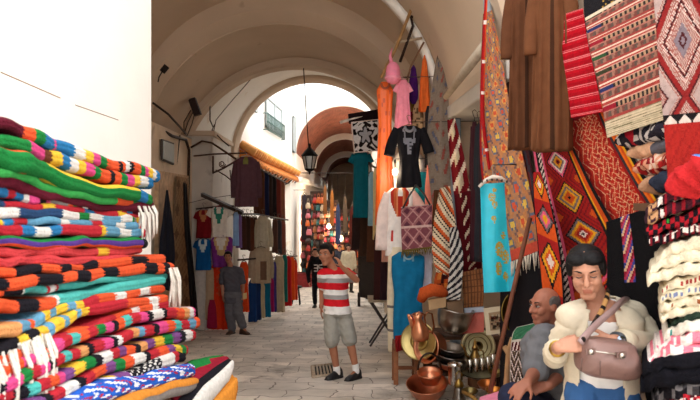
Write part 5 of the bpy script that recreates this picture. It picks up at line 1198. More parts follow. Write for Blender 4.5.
# man in the black number shirt
B3 = V((P(318,308,17).x, 17, G(17))); x3 = lambda px, py, dd=0: P(px, py, 17+dd)
J3 = pose(B3, 1.70, .15, head=x3(315,252.5), elL=x3(308,272), wrL=x3(309,282,-.1), anL=x3(315,303), anR=x3(322,304,-.1))
r3, _ = figure('man in a black long sleeved shirt numbered 35 walking behind the striped shirt', J3, skin=C(195,140,115), hair=short_hair, top=shirt(C(24,24,28), 1.95, .02, hem=-.25), bottom=trousers(C(26,26,32), .97, .02), feet=shoes(C(30,28,28)), vox=.016, head=(.1,0,0))
def digits(root, c, r, w, h, txt, col):
    SEG = {'3': 'abgcd', '5': 'afgcd'}
    for i, ch in enumerate(txt):
        m = MB(); o = c+r*((i-.5)*w*1.35); u = V((0,0,1)); n = V((0,-.006,0))
        P_ = dict(a=((-.5,.5),(.5,.5)), g=((-.5,0),(.5,0)), d=((-.5,-.5),(.5,-.5)), b=((.5,.5),(.5,0)), c=((.5,0),(.5,-.5)), f=((-.5,.5),(-.5,0)), e=((-.5,0),(-.5,-.5)))
        for s_ in SEG[ch]:
            (ax, ay), (bx_, by) = P_[s_]; m.tube([o+r*ax*w+u*ay*h+n, o+r*bx_*w+u*by*h+n], .016, col, 6)
        build('printed_number', m, PLAIN, root)
digits(r3, x3(318.2,268,-.155), J3['r'], .1, .17, '35', C(225,222,220))
# woman looking into her bag
d4 = 2.85; B4 = V((P(603,0,d4).x, d4, G(d4))); x4 = lambda px, py, dd=0: P(px, py, d4+dd)
J4 = pose(B4, 1.60, -.25, head=x4(586.5,271,-.06), neck=x4(600,300,.02), shL=x4(571,317,-.02), shR=x4(634,315,.06), pelvis=x4(604,398,.04), elL=x4(556,354,-.02), wrL=x4(560,344,-.25), elR=x4(652,344,-.02), wrR=x4(613,340,-.22), w=1.0, dp=1.1)
J4['elL'] = x4(554,357,.03); J4['wrL'] = x4(558,347,-.29)
def coatcut(c, J):
    q = c-J['neck']; x = q.dot(J['r']); y = q.dot(J['f']); z = q.z
    if z > -.03 and y > -.04 and abs(x) < .075: return True
    return y > -.01 and -(.045+.045*min(1, -z/.3)+max(0,-z-.35)*.12) < x+.012 < (.055+.04*min(1, -z/.3)+max(0,-z-.35)*.10) and abs(x) < .14
def whair(m, H, k):
    R = H.M(); m.ell(H(0,-.028*k,.036*k), .088*k, .096*k, .084*k, R=R)
    m.ell(H(-.035*k,.03*k,.078*k), .05*k, .05*k, .03*k, R=R); m.ell(H(.03*k,.03*k,.08*k), .05*k, .05*k, .03*k, R=R); m.ell(H(.0,-.10*k,.03*k), .05*k, .04*k, .05*k, R=R)
    m.ell(H(0,-.07*k,-.02*k), .07*k, .05*k, .07*k, R=R)
    for x in (-1, 1): m.ell(H(x*.074*k,.012*k,.03*k), .016*k, .034*k, .05*k, R=R)
BEI = C(220,207,183)
def coat(root, J, vox):
    b = MB(); k = J['k']; g = .034; ss_ = torso_secs(J, g); p, n = J['pelvis'], J['neck']
    ss_ = [(p+(n-p)*-.45, .20*k+g, .135*k+g)]+[(p+(n-p)*-.16, .18*k+g, .125*k+g)]+ss_[1:-1]+[(n-(n-p)*.0, .075*k+g*.4, .075*k+g*.4)]
    loft_ell(b, ss_, J['r'], J['f'], 32)
    for s in 'RL': b.cap(n-V((0,0,.05*k)), J['sh'+s], .062*k+g*.6, .072*k)
    c = skinned('coat', b, .009, CLOTH, root, BEI, it=2, cut=lambda c: coatcut(c, J), solid=.006)
    for s, fr in (('R', .70), ('L', .55)):
        m = MB(); w_ = lerp(J['el'+s], J['wr'+s], fr)
        limb(m, [lerp(n, J['sh'+s], .9)-V((0,0,.03)), J['sh'+s]-V((0,0,.012)), J['el'+s], w_], [.05,.060 if s == 'R' else .056,.066 if s == 'R' else .055,.051], 16)
        d = (J['el'+s]-J['sh'+s]).normalized(); rt = d.cross(J['f']).normalized()
        for t in (.25,.45,.62,.8,.95): q = lerp(J['sh'+s], J['el'+s], t); m.cap(q-rt*.05, q+rt*.05, .016, .014)   # creases
        skinned('sleeve', m, .009, CLOTH, c, BEI, it=2)
        m = MB(); dd = (J['wr'+s]-J['el'+s]).normalized(); m.tube([w_-dd*.03, w_-dd*.01, w_+dd*.025, w_+dd*.03], [.050,.054,.054,.047], C(212,198,172), 20); build('cuff', m, CLOTH, c)
def tee(root, J, vox): shirt(C(238,234,230), .02, .008, hem=-.02, name='white_top', cut=lambda c, J: (c-J['neck']).z > -.085 and (c-J['neck']).dot(J['f']) > -.01 and abs((c-J['neck']).dot(J['r'])) < .085, solid=.004)(root, J, .009); coat(root, J, vox)
r4, H4 = figure('dark haired woman in an open beige coat looking down into her taupe bag', J4, skin=C(188,134,108), hair=whair, top=tee, bottom=trousers(C(58,98,150), .98, .02, 'jeans'), feet=shoes(C(60,50,45)), vox=.0052, jaw=1.14, head=(-.38,-.36,.08), hk=1.07, closed=True,
    hands={'L': (V((.85,-.28,.22)), V((.25,.6,-.6)), V((.1,-.3,.8)), dict(curl=(.6,.75,.6), thumb=(.6,.5))), 'R': (V((-.85,.05,-.25)), V((-.2,.8,-.4)), V((0,-.2,1)), dict(curl=(.3,.4,.3)))})
m = MB(); dd = (J4['wrR']-J4['elR']).normalized(); q = J4['wrR']-dd*.035; m.tube([q-dd*.012, q+dd*.012], .038, C(60,66,74), 20)
wt = build('wristwatch', m, LEATHER, r4); m = MB(); f_ = V((.0,-1,.25)).normalized(); m.lathe(q+f_*.034, [(.001,0),(.019,0),(.019,.008),(.001,.009)], C(150,160,175), f_); build('watch_face', m, STEEL, wt)
m = MB(); q = lerp(J4['elL'], J4['wrL'], .84); dd = (J4['wrL']-J4['elL']).normalized(); m.tube([q-dd*.004, q+dd*.004], .036, C(205,165,80), 20); build('bracelet', m, METAL, r4)
# her bag: taupe leather with two pockets, strap over the shoulder
bgr = empty('shoulder_bag', P(606,375,2.55), 'taupe leather shoulder bag held open by the woman in beige', 'bag')
TP = C(128,96,88)
def bagbody():
    b = MB(); n = 26; rings = []
    for i in range(n+1):
        t = i/n; py = lerp(340, 377, t); hw_ = 30*(.80+.26*math.sin(min(1, t*1.15)*math.pi*.62))*(1-.32*max(0, (t-.8)/.2)**2); dp = .045+.05*math.sin(math.pi*min(1, t*.9+.08)); cx = lerp(606.5, 608, t)
        if t > .93: dp *= .75
        tilt = lambda a: 3.5*(a/30)
        ring = []
        for kk in range(40):
            a = 2*math.pi*kk/40; xa = hw_*math.copysign(abs(math.cos(a))**.6, math.cos(a)); ya = dp*math.copysign(abs(math.sin(a))**.8, math.sin(a))
            ring.append(P(cx+xa, py+tilt(xa), 2.55)+V((0,-ya*(1+.05*math.sin(xa*.4+py*.3)),0)))
        rings.append(ring)
    b.rings(rings, TP); return b
bo = build('bag_body', bagbody(), LEATHER, bgr)
m = MB(); m.tube([P(585+k*4.0, 350+.55*k, 2.55-.105+.004*abs(k-5)) for k in range(11)], .004, C(190,180,170), 6); build('zip', m, METAL, bgr)
for px in (591, 622):
    m = MB(); c = P(px, 352 if px < 600 else 355.5, 2.55-.105); m.lathe(c, [(.001,0),(.011,0),(.011,.006),(.001,.008)], C(200,195,185), (0,-1,0), 16); build('buckle', m, METAL, bgr)
    m = MB(); m.obox(c+V((0,.008,-.0)), V((.02,0,.002)), V((0,.006,0)), V((0,0,.012)), C(112,82,74)); build('tab', m, LEATHER, bgr, False)
m = MB()
for a, b_ in (((582,358,2.46),(581,371,2.47)),((600,361,2.45),(600,375,2.46)),((625,362,2.46),(625,375,2.47))): m.tube([P(*a), P(*b_)], .0025, C(95,70,64), 5)
build('seam', m, LEATHER, bgr)
def strap(root, pts, w_, col, nm='strap', mat=None):
    b = MB(); rings = []; n = 40
    for i in range(n+1):
        t = i/n; p = V(spl(pts, t)); q = V(spl(pts, min(1, t+.02)))-V(spl(pts, max(0, t-.02))); 
        nrm = V((0,-1,.15)); s_ = q.cross(nrm).normalized(); nn = s_.cross(q).normalized()
        rings.append([p+s_*w_+nn*.003, p-s_*w_+nn*.003, p-s_*w_-nn*.003, p+s_*w_-nn*.003])
    b.rings(rings, col); return build(nm, b, mat or LEATHER, root)
T = lambda *q: tuple(P(*q))
strap(bgr, [T(580,343,2.50), T(586,335,2.52), T(600,321,2.60), T(613,310,2.66), T(621,302,2.73), T(627,299.5,2.85), T(630,304,3.0)], .014, C(150,122,118))
strap(bgr, [T(630,304,3.0), T(638,330,3.02), T(640,352,2.9), T(636,352,2.62), T(632,348,2.56)], .014, C(150,122,118))
sc4 = MB(); pts = [T(608,290,2.80), T(607,297,2.71), T(602,310,2.655), T(595,322,2.60), T(588,333,2.56), T(583,340,2.50)]
rings = []; 
for i in range(41):
    p = V(spl(pts, i/40)); q = (V(spl(pts, min(1, i/40+.02)))-V(spl(pts, max(0, i/40-.02)))).normalized(); s_ = q.cross(V((0,-1,.1))).normalized(); nn = s_.cross(q)
    rings.append([p+s_*.012*math.cos(a)+nn*.008*math.sin(a) for a in [2*math.pi*k/8 for k in range(8)]])
sc4.rings(rings, lambda i, j: [C(28,22,20), C(170,125,75), C(60,40,28)][int(hsh(i//2, j//3)*3)])
build('spotted_lanyard', sc4, CLOTH, r4)
# seated trader
d5 = 3.75; x5 = lambda px, py, dd=0: P(px, py, d5+dd); B5 = V((x5(545,0).x, d5, G(d5)))
J5 = pose(B5, 1.70, -.95, head=x5(545,306,0), neck=x5(552,328,.05), pelvis=x5(551,408,.1), shL=x5(543,338,-.16), shR=x5(558,336,.2), elL=x5(535,372,-.22), wrL=x5(528,381,-.42), elR=x5(562,372,.05), wrR=x5(549,386,-.28),
   hipL=x5(545,410,.0), hipR=x5(556,410,.18), knL=x5(514,398,-.35), knR=x5(520,402,-.05), anL=x5(512,462,-.35), anR=x5(518,464,-.05), toeL=x5(497,470,-.42), toeR=x5(503,472,-.12), dp=1.25)
def oldhair(m, H, k):
    R = H.M(); m.ell(H(0,-.065*k,.012*k), .074*k, .05*k, .07*k, R=R)
    for x in (-1, 1): m.ell(H(x*.066*k,-.025*k,.028*k), .016*k, .045*k, .045*k, R=R)
figure('balding man in a grey shirt seated behind the woman, turned towards the brassware', J5, skin=C(158,100,78), hair=oldhair, gray=C(92,84,80), top=shirt(C(112,112,116), .95, .03, hem=-.12), bottom=trousers(C(36,40,62), .98, .03), feet=shoes(C(40,34,32)), vox=.0075, head=(-1.25,-.08,0),
    hands={'L': (V((-.62,-.35,-.35)), V((-.2,.2,-.9)), V((.3,-.9,.1)), dict(curl=(.3,.3,.25), spread=.6)), 'R': (V((-.9,-.3,.0)), V((.1,.5,-.8)), V((0,-.3,.9)), dict(curl=(.5,.7,.5)))})
sb = empty('low_stool', (x5(553,0,.12).x, d5+.12, G(d5)), 'low wooden stool under the seated man in grey', 'stool')
q = x5(553,0,.12); zt = J5['pelvis'].z-.135
m = MB(); m.box((q.x-.2,q.y-.2,zt-.04),(q.x+.2,q.y+.2,zt), C(110,75,48)); build('seat', m, WOOD, sb, False)
for dx in (-.17,.17):
    for dy in (-.17,.17):
        m = MB(); m.box((q.x+dx-.025,q.y+dy-.025,G(q.y+dy)-.02),(q.x+dx+.025,q.y+dy+.025,zt-.04), C(100,68,44)); build('leg', m, WOOD, sb, False)
# far figures by the bag stalls
for px, foot, d, H_, c1, c2, lb, sk_, hair_, gr in ((348.5,288,21.5,1.72,C(205,192,165),C(60,55,50),'person in a cream jacket among the stalls beyond the striped shirt',C(180,130,105),short_hair,None),
        (339.5,285,23.5,1.66,C(60,60,70),C(50,45,45),'small dark dressed person beside the one in cream, far down the street',C(190,140,115),short_hair,None),
        (370,297,19.4,1.66,C(120,125,130),C(70,66,68),'person with a grey headscarf behind the dark woven screen',C(190,140,115),short_hair,C(110,112,116))):
    Bq = V((P(px,0,d).x, d, G(d)))
    figure(lb, pose(Bq, H_, .2), skin=sk_, hair=hair_, gray=gr, top=shirt(c1, 1.9, .025, hem=-.3), bottom=trousers(c2, .97, .02), feet=shoes(C(40,36,34)), vox=.02)
# ---------------------------------------------------------------- left side: garments on the far pier and facade
for args in (('maroon top', C(118,14,24), 204, 210, 238, 12.75, 'maroon tunic top with tan embroidered neck hanging on the far pier', C(170,110,70)),
             ('blue', C(12,82,140), 203.5, 239, 270, 12.7, 'blue tunic with white embroidered neck hanging under the maroon one', C(190,200,200))):
    nm, c, cx, y0, y1, d, lb, nc = args
    garment('tunic', lb, 'tunic', cx, y0, y1, d, [(0,5),(.08,8),(.4,7.2),(1,8)], lambda s, t, f, c=c, nc=nc: nc if f and ((abs(abs(s)-.38+t*.9) < .16 and t < .34) or (abs(s) < .16 and .26 < t < .42)) else c, ns=44, nt=36, fold=(4,.04), hang=(6, C(120,110,110)), sleeves=[([(-6,y0+3),(-8.5,y0+9)], (2.6,2.8), c), ([(6,y0+3),(8.5,y0+9)], (2.6,2.8), c)])
wt_ = lambda s, t, f: C(50,125,105) if f and t < .5 and (abs(abs(s)-.42+t) < .14 or (abs(s) < .15 and t > .2)) else C(218,208,196)
garment('tunic', 'white tunic with green embroidered neck hanging by the dark plank', 'tunic', 219.5, 207, 240, 12.7, [(0,6),(.1,9),(.5,7.5),(1,8.5)], wt_, ns=44, nt=36, fold=(4,.04), hang=(7, C(150,60,70)), sleeves=[([(-7,210),(-11,216)], (3.6,3.8), C(214,205,194)), ([(7,210),(11,216)], (3.6,3.8), C(214,205,194))])
pu = lambda s, t, f: C(195,160,110) if f and t < .62 and abs(abs(s)-.55+t*.85) < .13 else (C(214,205,195) if f and abs(s) < .5-t*.85 else C(120,48,128))
garment('tunic', 'purple tunic with gold V neck hanging above the orange gown', 'tunic', 222, 237, 267, 12.65, [(0,9),(.1,11.5),(.5,10.5),(1,9)], pu, ns=48, nt=36, fold=(4,.04), hang=(8, C(120,110,110)))
og = lambda s, t, f: C(200,80,50) if f and abs(s) < .25 and t < .5 and hsh(int(s*16+20), int(t*30)) > .5 else C(215,55,20)
garment('long_gown', 'orange red gown reaching the ground beside the man in charcoal', 'gown', 219, 262, 329, 12.75, [(0,5),(.08,7.5),(.4,7),(1,10)], og, ns=36, nt=36, fold=(6,.12), hang=(5, C(120,110,110)))
garment('long_gown', 'pale grey gown under the blue tunic on the far pier', 'gown', 201.5, 262, 330, 12.8, [(0,4),(.1,6),(1,7)], C(190,180,172), ns=28, nt=30, fold=(6,.12), hang=(5, C(120,110,110)))
garment('long_gown', 'beige gown between the pale grey gown and the orange one', 'gown', 210.5, 268, 320, 12.72, [(0,3),(.1,4.5),(1,5)], C(178,150,122), ns=28, nt=30, fold=(6,.12), hang=(4, C(120,110,110)))
garment('skirt', 'crimson skirt hem at the foot of the orange gown', 'skirt', 212, 300, 328, 12.6, [(0,2.5),(.3,4),(1,5)], C(150,22,60), ns=24, nt=20, fold=(6,.14))
garment('long_robe', 'dusty plum long robe hanging from the iron bracket', 'robe', 246.5, 157, 207, 12.2, [(0,6),(.07,11),(.4,10.5),(1,12)], lambda s, t, f: C(120,118,60) if f and abs(s) < .2-t*.8 else C(88,58,66), ns=44, nt=40, fold=(7,.07), hang=(9, C(170,160,150)), sleeves=[([(-9,162),(-12,180),(-12,198)], (4,3.6), C(82,54,62)), ([(9,162),(12,180),(12,198)], (4,3.6), C(82,54,62))])
def rowd(px): return 13.4+(px-240)/57*4.4                          # the clothes rail leaves the far pier and follows the facade
RG = [(257,'chestnut brown',C(82,46,32)),(261.5,'rust brown',C(92,52,34)),(266,'navy blue',C(26,32,66)),(269.5,'dark coffee brown',C(58,40,34)),(273.5,'black brown',C(40,32,32)),(278,'brick red',C(118,48,38)),(282,'fawn',C(150,92,64))]
for i, (px, nm, c) in enumerate(RG):
    garment('long_robe', f'{nm} robe in the upper row of robes under the orange tile awning', 'robe', px, 168+i*2.2, 214+i*1.2, rowd(px)-.35, [(0,1.6),(.1,3.1),(.5,3),(1,3.4)], c, ns=24, nt=26, fold=(6,.12), hang=(2.6, C(120,105,90)))
R2 = [(236,'pale blue',C(130,160,200),212),(239,'lilac',C(120,90,140),214),(243.5,'chocolate brown',C(74,44,34),216),(247.5,'dark walnut',C(64,42,34),216),(251.5,'russet',C(96,54,38),217),(255,'umber',C(70,48,40),217),(275,'dusty brown',C(96,66,56),219),(279,'slate',C(66,62,66),220),(283,'terracotta',C(140,78,62),221)]
for i, (px, nm, c, y0) in enumerate(R2):
    garment('long_robe', f'{nm} robe in the lower row of robes at shoulder height', 'robe', px, y0, y0+34, rowd(px)-.5, [(0,1.5),(.1,2.8),(.5,2.8),(1,3.2)], c, ns=24, nt=24, fold=(6,.12), hang=(2.4, C(120,105,90)))
cj = lambda s, t, f: C(110,84,66) if f and .0 < s < .5 and t > .35 and t < .9 else C(176,158,132)
garment('linen_jacket', 'pale beige jacket hanging highest in front of the robes', 'jacket', 263, 216, 250, 13.9, [(0,3),(.1,6),(.5,6),(1,7)], C(196,184,160), ns=32, nt=28, fold=(6,.1), hang=(5, C(120,105,90)), sleeves=[([(-5,220),(-7,236),(-6,247)], (2.4,2.2), C(188,175,150)), ([(5,220),(8,236),(8,247)], (2.4,2.2), C(188,175,150))])
garment('linen_jacket', 'beige jacket with a brown bag shape on its front, below the pale one', 'jacket', 261, 248, 283, 13.8, [(0,5),(.1,9.5),(.5,10),(1,10)], cj, ns=44, nt=30, fold=(6,.06), hang=(7, C(120,105,90)), sleeves=[([(-8,251),(-10.5,266),(-10,278)], (2.8,2.6), C(165,148,122)), ([(8,251),(10.5,266),(10,278)], (2.8,2.6), C(165,148,122))])
LO = [(244,'vermilion gown',C(222,72,28),262,312,4.5,13.1),(252.5,'denim blue trousers',C(24,58,110),280,322,4,13.9),(257.5,'indigo trousers',C(28,50,96),281,320,3.5,14.1),(261.5,'cream trousers',C(196,176,140),283,318,3.4,14.2),(266.5,'teal trousers',C(16,104,136),281,317,4,14.3),(271,'magenta skirt',C(160,30,92),278,312,3,14.6),(274,'blue violet gown',C(66,60,130),262,312,2.6,14.8),(279,'sand coloured trousers',C(182,164,134),256,312,5.2,14.9),(284.5,'sea green gown',C(30,110,104),255,302,3,15.6),(287.5,'scarlet gown',C(196,28,34),256,306,4,15.9),(291,'orange gown',C(228,88,32),257,300,4,16.4),(294.5,'tomato red gown',C(206,60,36),260,300,3,16.9)]
for px, nm, c, y0, y1, hw_, d in LO:
    two = 'trousers' in nm
    garment('gown' if not two else 'trousers', f'{nm} hanging in the lowest row along the left shop front' if False else f'{nm} hanging low in the row along the white facade', nm.split()[-1], px, y0, y1, d, [(0,hw_*.6),(.1,hw_),(.5,hw_*.95),(1,hw_*1.15)], c, ns=24, nt=28, fold=(5,.13), hang=(hw_*.8, C(120,105,90)))
def rail(name, pts, r, lb, cat, c=C(62,50,44), mat=None):
    m = MB(); m.tube([P(*q) for q in pts], r, c, 8); return tag(build(name, m, mat or IRON), lb, cat)
rail('clothes_rail', [(196,209,12.85),(214,207,12.8),(234,206,12.75)], .018, 'thin rail carrying the tunics on the far pier', 'rail')
rail('clothes_rail', [(232,214,13.0),(256,214,14.0),(288,220,16.4)], .02, 'rail of the lower row of robes along the facade', 'rail')
rail('clothes_rail', [(250,166,13.6),(268,173,14.9),(286,183,16.4)], .02, 'rail of the upper row of robes under the orange awning', 'rail')
rail('clothes_rail', [(238,260,13.0),(262,258,14.0),(297,256,17.0)], .02, 'lowest rail carrying gowns and trousers', 'rail')
# dark plank canopy over the tunics
m = MB(); a = P(202,194.5,12.4); b = P(243,213,12.9); t_ = (b-a).normalized(); m.obox((a+b)/2, t_*((b-a).length/2), V((0,.10,.01)), V((0,0,.035)), C(58,42,34))
tag(build('plank_canopy', m, WOOD, smooth=False), 'dark slanting plank over the white tunic', 'canopy')
m = MB(); m.tube([P(185,204,12.6), P(205,199,12.5), P(240,194,12.4), P(256,192,12.4)], .006, C(50,42,38), 5); tag(build('sagging_cable', m, IRON), 'thin cable running from the dark wall to the plum robe', 'cable')
# wrought iron bracket
br = empty('scroll_bracket', P(212,172,12.95), 'rusty wrought iron scroll bracket on the far pier', 'bracket')
def bar(nm, pts, r=.02): mm = MB(); mm.tube([P(*q) for q in pts], r, C(92,66,54), 7); return build(nm, mm, IRON, br)
bar('upper_bar', [(188,149,12.9),(202,141,12.85),(212,143,12.7),(224,151,12.5),(236,159,12.3)], .022); bar('rail', [(194,156,12.85),(214,154,12.6),(247,153,12.25)], .018); bar('strut', [(213,173,12.9),(224,168,12.6),(236,161,12.35)], .02); bar('brace', [(216,170,12.9),(226,176,12.6),(232,181,12.4)], .014)
bar('post', [(213,156,12.95),(213,173,12.95)], .02); bar('drop', [(230,170,12.45),(231,182,12.4)], .012)
bar('scroll', [(222+(3.6-2.6*k/14)*math.cos(k*.75), 164+(3.6-2.6*k/14)*math.sin(k*.75), 12.65) for k in range(15)], .012)
# cables, junction box and plaque on the dark wall
DW = lambda px: F*2.93/(328-px)
rail('cable_bundle', [(153,103,DW(160)),(168,114,DW(166)),(180,127,DW(178)),(186,134,DW(184))], .02, 'thick slack cable along the vault springing', 'cable', C(58,46,40))
rail('cable_bundle', [(154,125,DW(160)),(172,136,DW(172)),(186,140,DW(184)),(189,150,DW(186)),(188,200,DW(187)),(189,300,DW(187))], .03, 'dark cable bundle dropping down the corner by the far pier', 'cable', C(62,46,38))
rail('thin_cable', [(180,135,DW(180)),(176,170,DW(178)),(181,220,DW(180)),(180,300,DW(180))], .012, 'thin cable hanging down the dark wall', 'cable', C(60,48,42))
rail('thin_cable', [(153,182,DW(160)),(170,189,DW(170)),(186,194,DW(185))], .01, 'thin horizontal cable across the dark wall', 'cable', C(60,48,42))
jb = empty('junction_box', P(194,114,12.3), 'dark electric box with dangling wires beside the arch', 'box')
m = MB(); c = P(195,107,12.3); m.obox(c, V((.07,0,.02)), V((.0,.06,0)), V((-.06,0,.17)), C(52,36,32)); build('case', m, IRON, jb, False)
for k, q in enumerate((((193,112,12.3),(188,122,12.4),(184,134,12.5)),((195,112,12.3),(192,124,12.4),(187,136,12.6)),((191,110,12.3),(184,122,12.5),(184,132,12.6)))):
    mm = MB(); mm.tube([P(*z) for z in q], .012, C(60,44,38), 6); build('wire', mm, IRON, jb)
lp = empty('wall_fitting', P(165,70,9.5), 'small dark lamp fitting on the vault', 'fitting')
m = MB(); m.tube([P(167,66,9.4), P(162,72,9.4)], .05, C(40,32,30), 8); build('case', m, IRON, lp); m = MB(); m.tube([P(162,72,9.4), P(159,77,9.4), P(158,82,9.4)], .01, C(50,40,36), 5); build('wire', m, IRON, lp)
rail('thin_cable', [(213,135,13.3),(216,120,13.4),(230,103,13.5),(250,80,13.7),(258,72,13.7)], .009, 'thin cable running up the soffit inside the arch', 'cable', C(80,66,56))
rail('cable_knot', [(210,104,13.2),(210,120,13.2),(213,127,13.2),(215,124,13.2),(212,130,13.2),(222,140,13.2),(229,146,13.1)], .014, 'tangle of cables above the iron bracket', 'cable', C(80,66,56))
pq = empty('wall_plaque', P(167,160,DW(167)), 'pale blank plaque in a dark frame on the dark wall', 'plaque')
def wq(px, py, off): return P(px, py, DW(px)) + V((off, 0, 0))
def wslab(root, nm, pts, o0, o1, col):
    mm = MB(); mm.add([wq(*p, o0) for p in pts]+[wq(*p, o1) for p in pts], [(3,2,1,0),(4,5,6,7),(0,1,5,4),(1,2,6,5),(2,3,7,6),(3,0,4,7)], col); return build(nm, mm, PLAIN, root, False)
wslab(pq, 'frame', [(160.5,139),(172.5,143),(172.5,165),(160.5,160)], 0, .03, C(70,62,58)); wslab(pq, 'plate', [(161.5,141),(171.8,144.6),(171.8,163),(161.5,158.6)], .03, .045, C(182,188,186))
# hangings on the dark wall: rugs, door boards and a dark triangular cloth
wl_ = lambda px, u=2.88: F*u/(328-px)
def brug(u, v):
    if u < .1 or u > .9: return C(150,120,90)
    x = abs(((u*2) % 1)-.5)*2; y = abs(((v*7) % 1)-.5)*2
    return C(118,88,64) if x+y < .55 else (C(165,128,92) if (int(u*20)+int(v*60)) % 3 else C(142,108,78))
panel('brown_rug', 'brown patterned rug hanging on the dark wall by the far pier', 'rug', [((176,176,wl_(174)),(188,178,wl_(186))),((172,230,wl_(171)),(190,232,wl_(187))),((170,280,wl_(169)),(192,285,wl_(188))),((172,344,wl_(170)),(192,326,wl_(189)))], brug, 30, 80, waves=1.5, amp=.05)
panel('black_rug', 'black striped rug folded beside the brown rug', 'rug', [((183,182,wl_(181,2.75)),(187,184,wl_(184,2.75))),((184,225,wl_(181,2.7)),(190,228,wl_(185,2.7))),((188,275,wl_(184,2.68)),(195,280,wl_(188,2.7))),((191,322,wl_(187,2.7)),(199,324,wl_(190,2.72)))], lambda u, v: C(26,22,24), 16, 40, waves=2, amp=.04)
panel('dark_cloth', 'dark blue black cloth hanging in a point from the dark wall', 'cloth', [((166,190,wl_(164,2.8)),(168,190,wl_(166,2.8))),((163,215,wl_(161,2.76)),(172,218,wl_(168,2.76))),((159,250,wl_(158,2.74)),(175,255,wl_(170,2.74))),((160,288,wl_(158,2.74)),(172,292,wl_(169,2.74)))], lambda u, v: C(34,36,48), 20, 30, waves=2.5, amp=.05)
dm = brick_mat('door_boards', C(215,182,146), C(190,158,124), C(96,74,58), 1.0, 6.0, .24, .02, rot=(math.pi/2,0,0), bump=.5)
m = MB(); ya, yb = 10.2, 12.4
m.add([(SX(-2.95, y)+o, y, 2.1 if z else G(y)-.02) for o in (0, .07) for z in (0, 1) for y in (ya, yb)], [(0,1,3,2),(4,6,7,5),(0,4,5,1),(1,5,7,3),(3,7,6,2),(2,6,4,0)], C(205,170,134))
struct('door_1', m, WOOD)
# orange tile awning on the facade
aw = empty('tile_awning', (fx(18), 18, 2.4), 'orange clay tile awning with carved brackets along the white facade', 'awning')
OT = C(232,150,70)
ya, yb = 15.9, 24.5; nt = 34
for half in range(1):
    for k in range(nt):
        y = lerp(ya, yb, (k+.5)/nt); dz = -.22*(k/nt); m = MB()
        a = V((fx(y)+.02, y, 3.1+dz)); b = V((fx(y)+.42, y, 2.86+dz)); m.tube([a, b], .115, OT if k % 3 else C(240,170,95), 8); build('roof_tile', m, PLAIN, aw)
m = MB(); m.add([(fx(y)+o, y, z+(-.22*t)) for t, y in ((0, ya), (1, yb)) for o, z in ((.02,2.95),(.34,2.74),(.34,2.66),(.02,2.66))], [(0,1,2,3),(7,6,5,4),(0,4,5,1),(1,5,6,2),(2,6,7,3),(3,7,4,0)], C(214,128,56)); build('fascia', m, WOOD, aw, False)
for k in range(16):
    y = lerp(ya+.2, yb-.2, k/15); m = MB(); z = 2.62-.22*k/15
    m.tube([V((fx(y)+.02,y,z-.22)), V((fx(y)+.16,y,z-.16)), V((fx(y)+.3,y,z-.02))], .03, C(60,48,44) if k % 2 else C(205,120,60), 6); build('bracket', m, WOOD, aw)
m = MB(); m.tube([V((fx(ya)+.3,ya,2.62)), V((fx(yb)+.3,yb,2.4))], .07, C(228,140,70), 10); build('bead_moulding', m, WOOD, aw)
# lantern
ln = empty('street_lantern', P(309,178,13.2), 'black street lantern with frosted panes hanging from the arch', 'lantern'); LC = P(309.5,161,13.2); LS = .84; bk = C(36,32,32)
m = MB(); m.tube([P(303.5,67,13.2), P(306,110,13.2), P(308.5,145,13.2)], .012, bk, 6); build('cable', m, IRON, ln)
m = MB(); m.lathe(LC, [(.02*LS,.46*LS),(.045*LS,.42*LS),(.03*LS,.37*LS),(.06*LS,.33*LS),(.13*LS,.26*LS),(.21*LS,.16*LS),(.225*LS,.13*LS),(.2*LS,.125*LS)], bk, n=6); build('lamp_cap', m, IRON, ln)
m = MB(); m.lathe(LC, [(.17*LS,.12*LS),(.175*LS,.10*LS),(.105*LS,-.2*LS),(.10*LS,-.22*LS)], C(205,205,200), n=6); build('frosted_panes', m, GLASS, ln)
for k in range(6):
    a = math.pi/3*k; m = MB(); m.tube([LC+V((.185*LS*math.cos(a),.185*LS*math.sin(a),.12*LS)), LC+V((.11*LS*math.cos(a),.11*LS*math.sin(a),-.22*LS))], .012, bk, 5); build('glazing_bar', m, IRON, ln)
m = MB(); m.lathe(LC, [(.115*LS,-.2*LS),(.125*LS,-.23*LS),(.08*LS,-.26*LS),(.03*LS,-.29*LS),(.02*LS,-.34*LS),(.005*LS,-.36*LS)], bk, n=6); build('base', m, IRON, ln)
# black stool at the door and the drain in the paving
st = empty('black_stool', (P(296,303,17.6).x, 17.6, G(17.6)), 'small black stool by the white door pillar', 'stool'); q = V((P(296,0,17.6).x, 17.6, G(17.6)))
m = MB(); m.lathe(q+V((0,0,.5)), [(.16,0),(.18,.02),(.18,.05),(.01,.06)], C(34,30,30)); build('seat', m, PLAIN, st)
for k in range(4):
    a = math.pi/4+math.pi/2*k; m = MB(); m.tube([q+V((.1*math.cos(a),.1*math.sin(a),.5)), q+V((.17*math.cos(a),.17*math.sin(a),0))], .02, C(34,30,30), 6); build('leg', m, IRON, st)
def gp(px, py):                                                   # a point of the street seen at a pixel
    y = 7.6
    for _ in range(30): y = F*D(y)/(py-200)
    return V(((px-350)*y/F, y, G(y)))
dr = empty('drain_grate', gp(325,371), 'worn iron drain grate in the paving beside the striped shirt man', 'grate')
c = [gp(312,367), gp(334,365), gp(337,375), gp(313,378)]; up = V((0,0,.012))
for i in range(4):
    m = MB(); m.tube([c[i]+up, c[(i+1) % 4]+up], .02, C(190,172,150), 6); build('frame_bar', m, IRON, dr)
for k in range(7):
    t = (k+.5)/7; m = MB(); m.tube([lerp(c[0], c[1], t)+up, lerp(c[3], c[2], t)+up], .014, C(190,176,158), 6); build('slot_bar', m, IRON, dr)
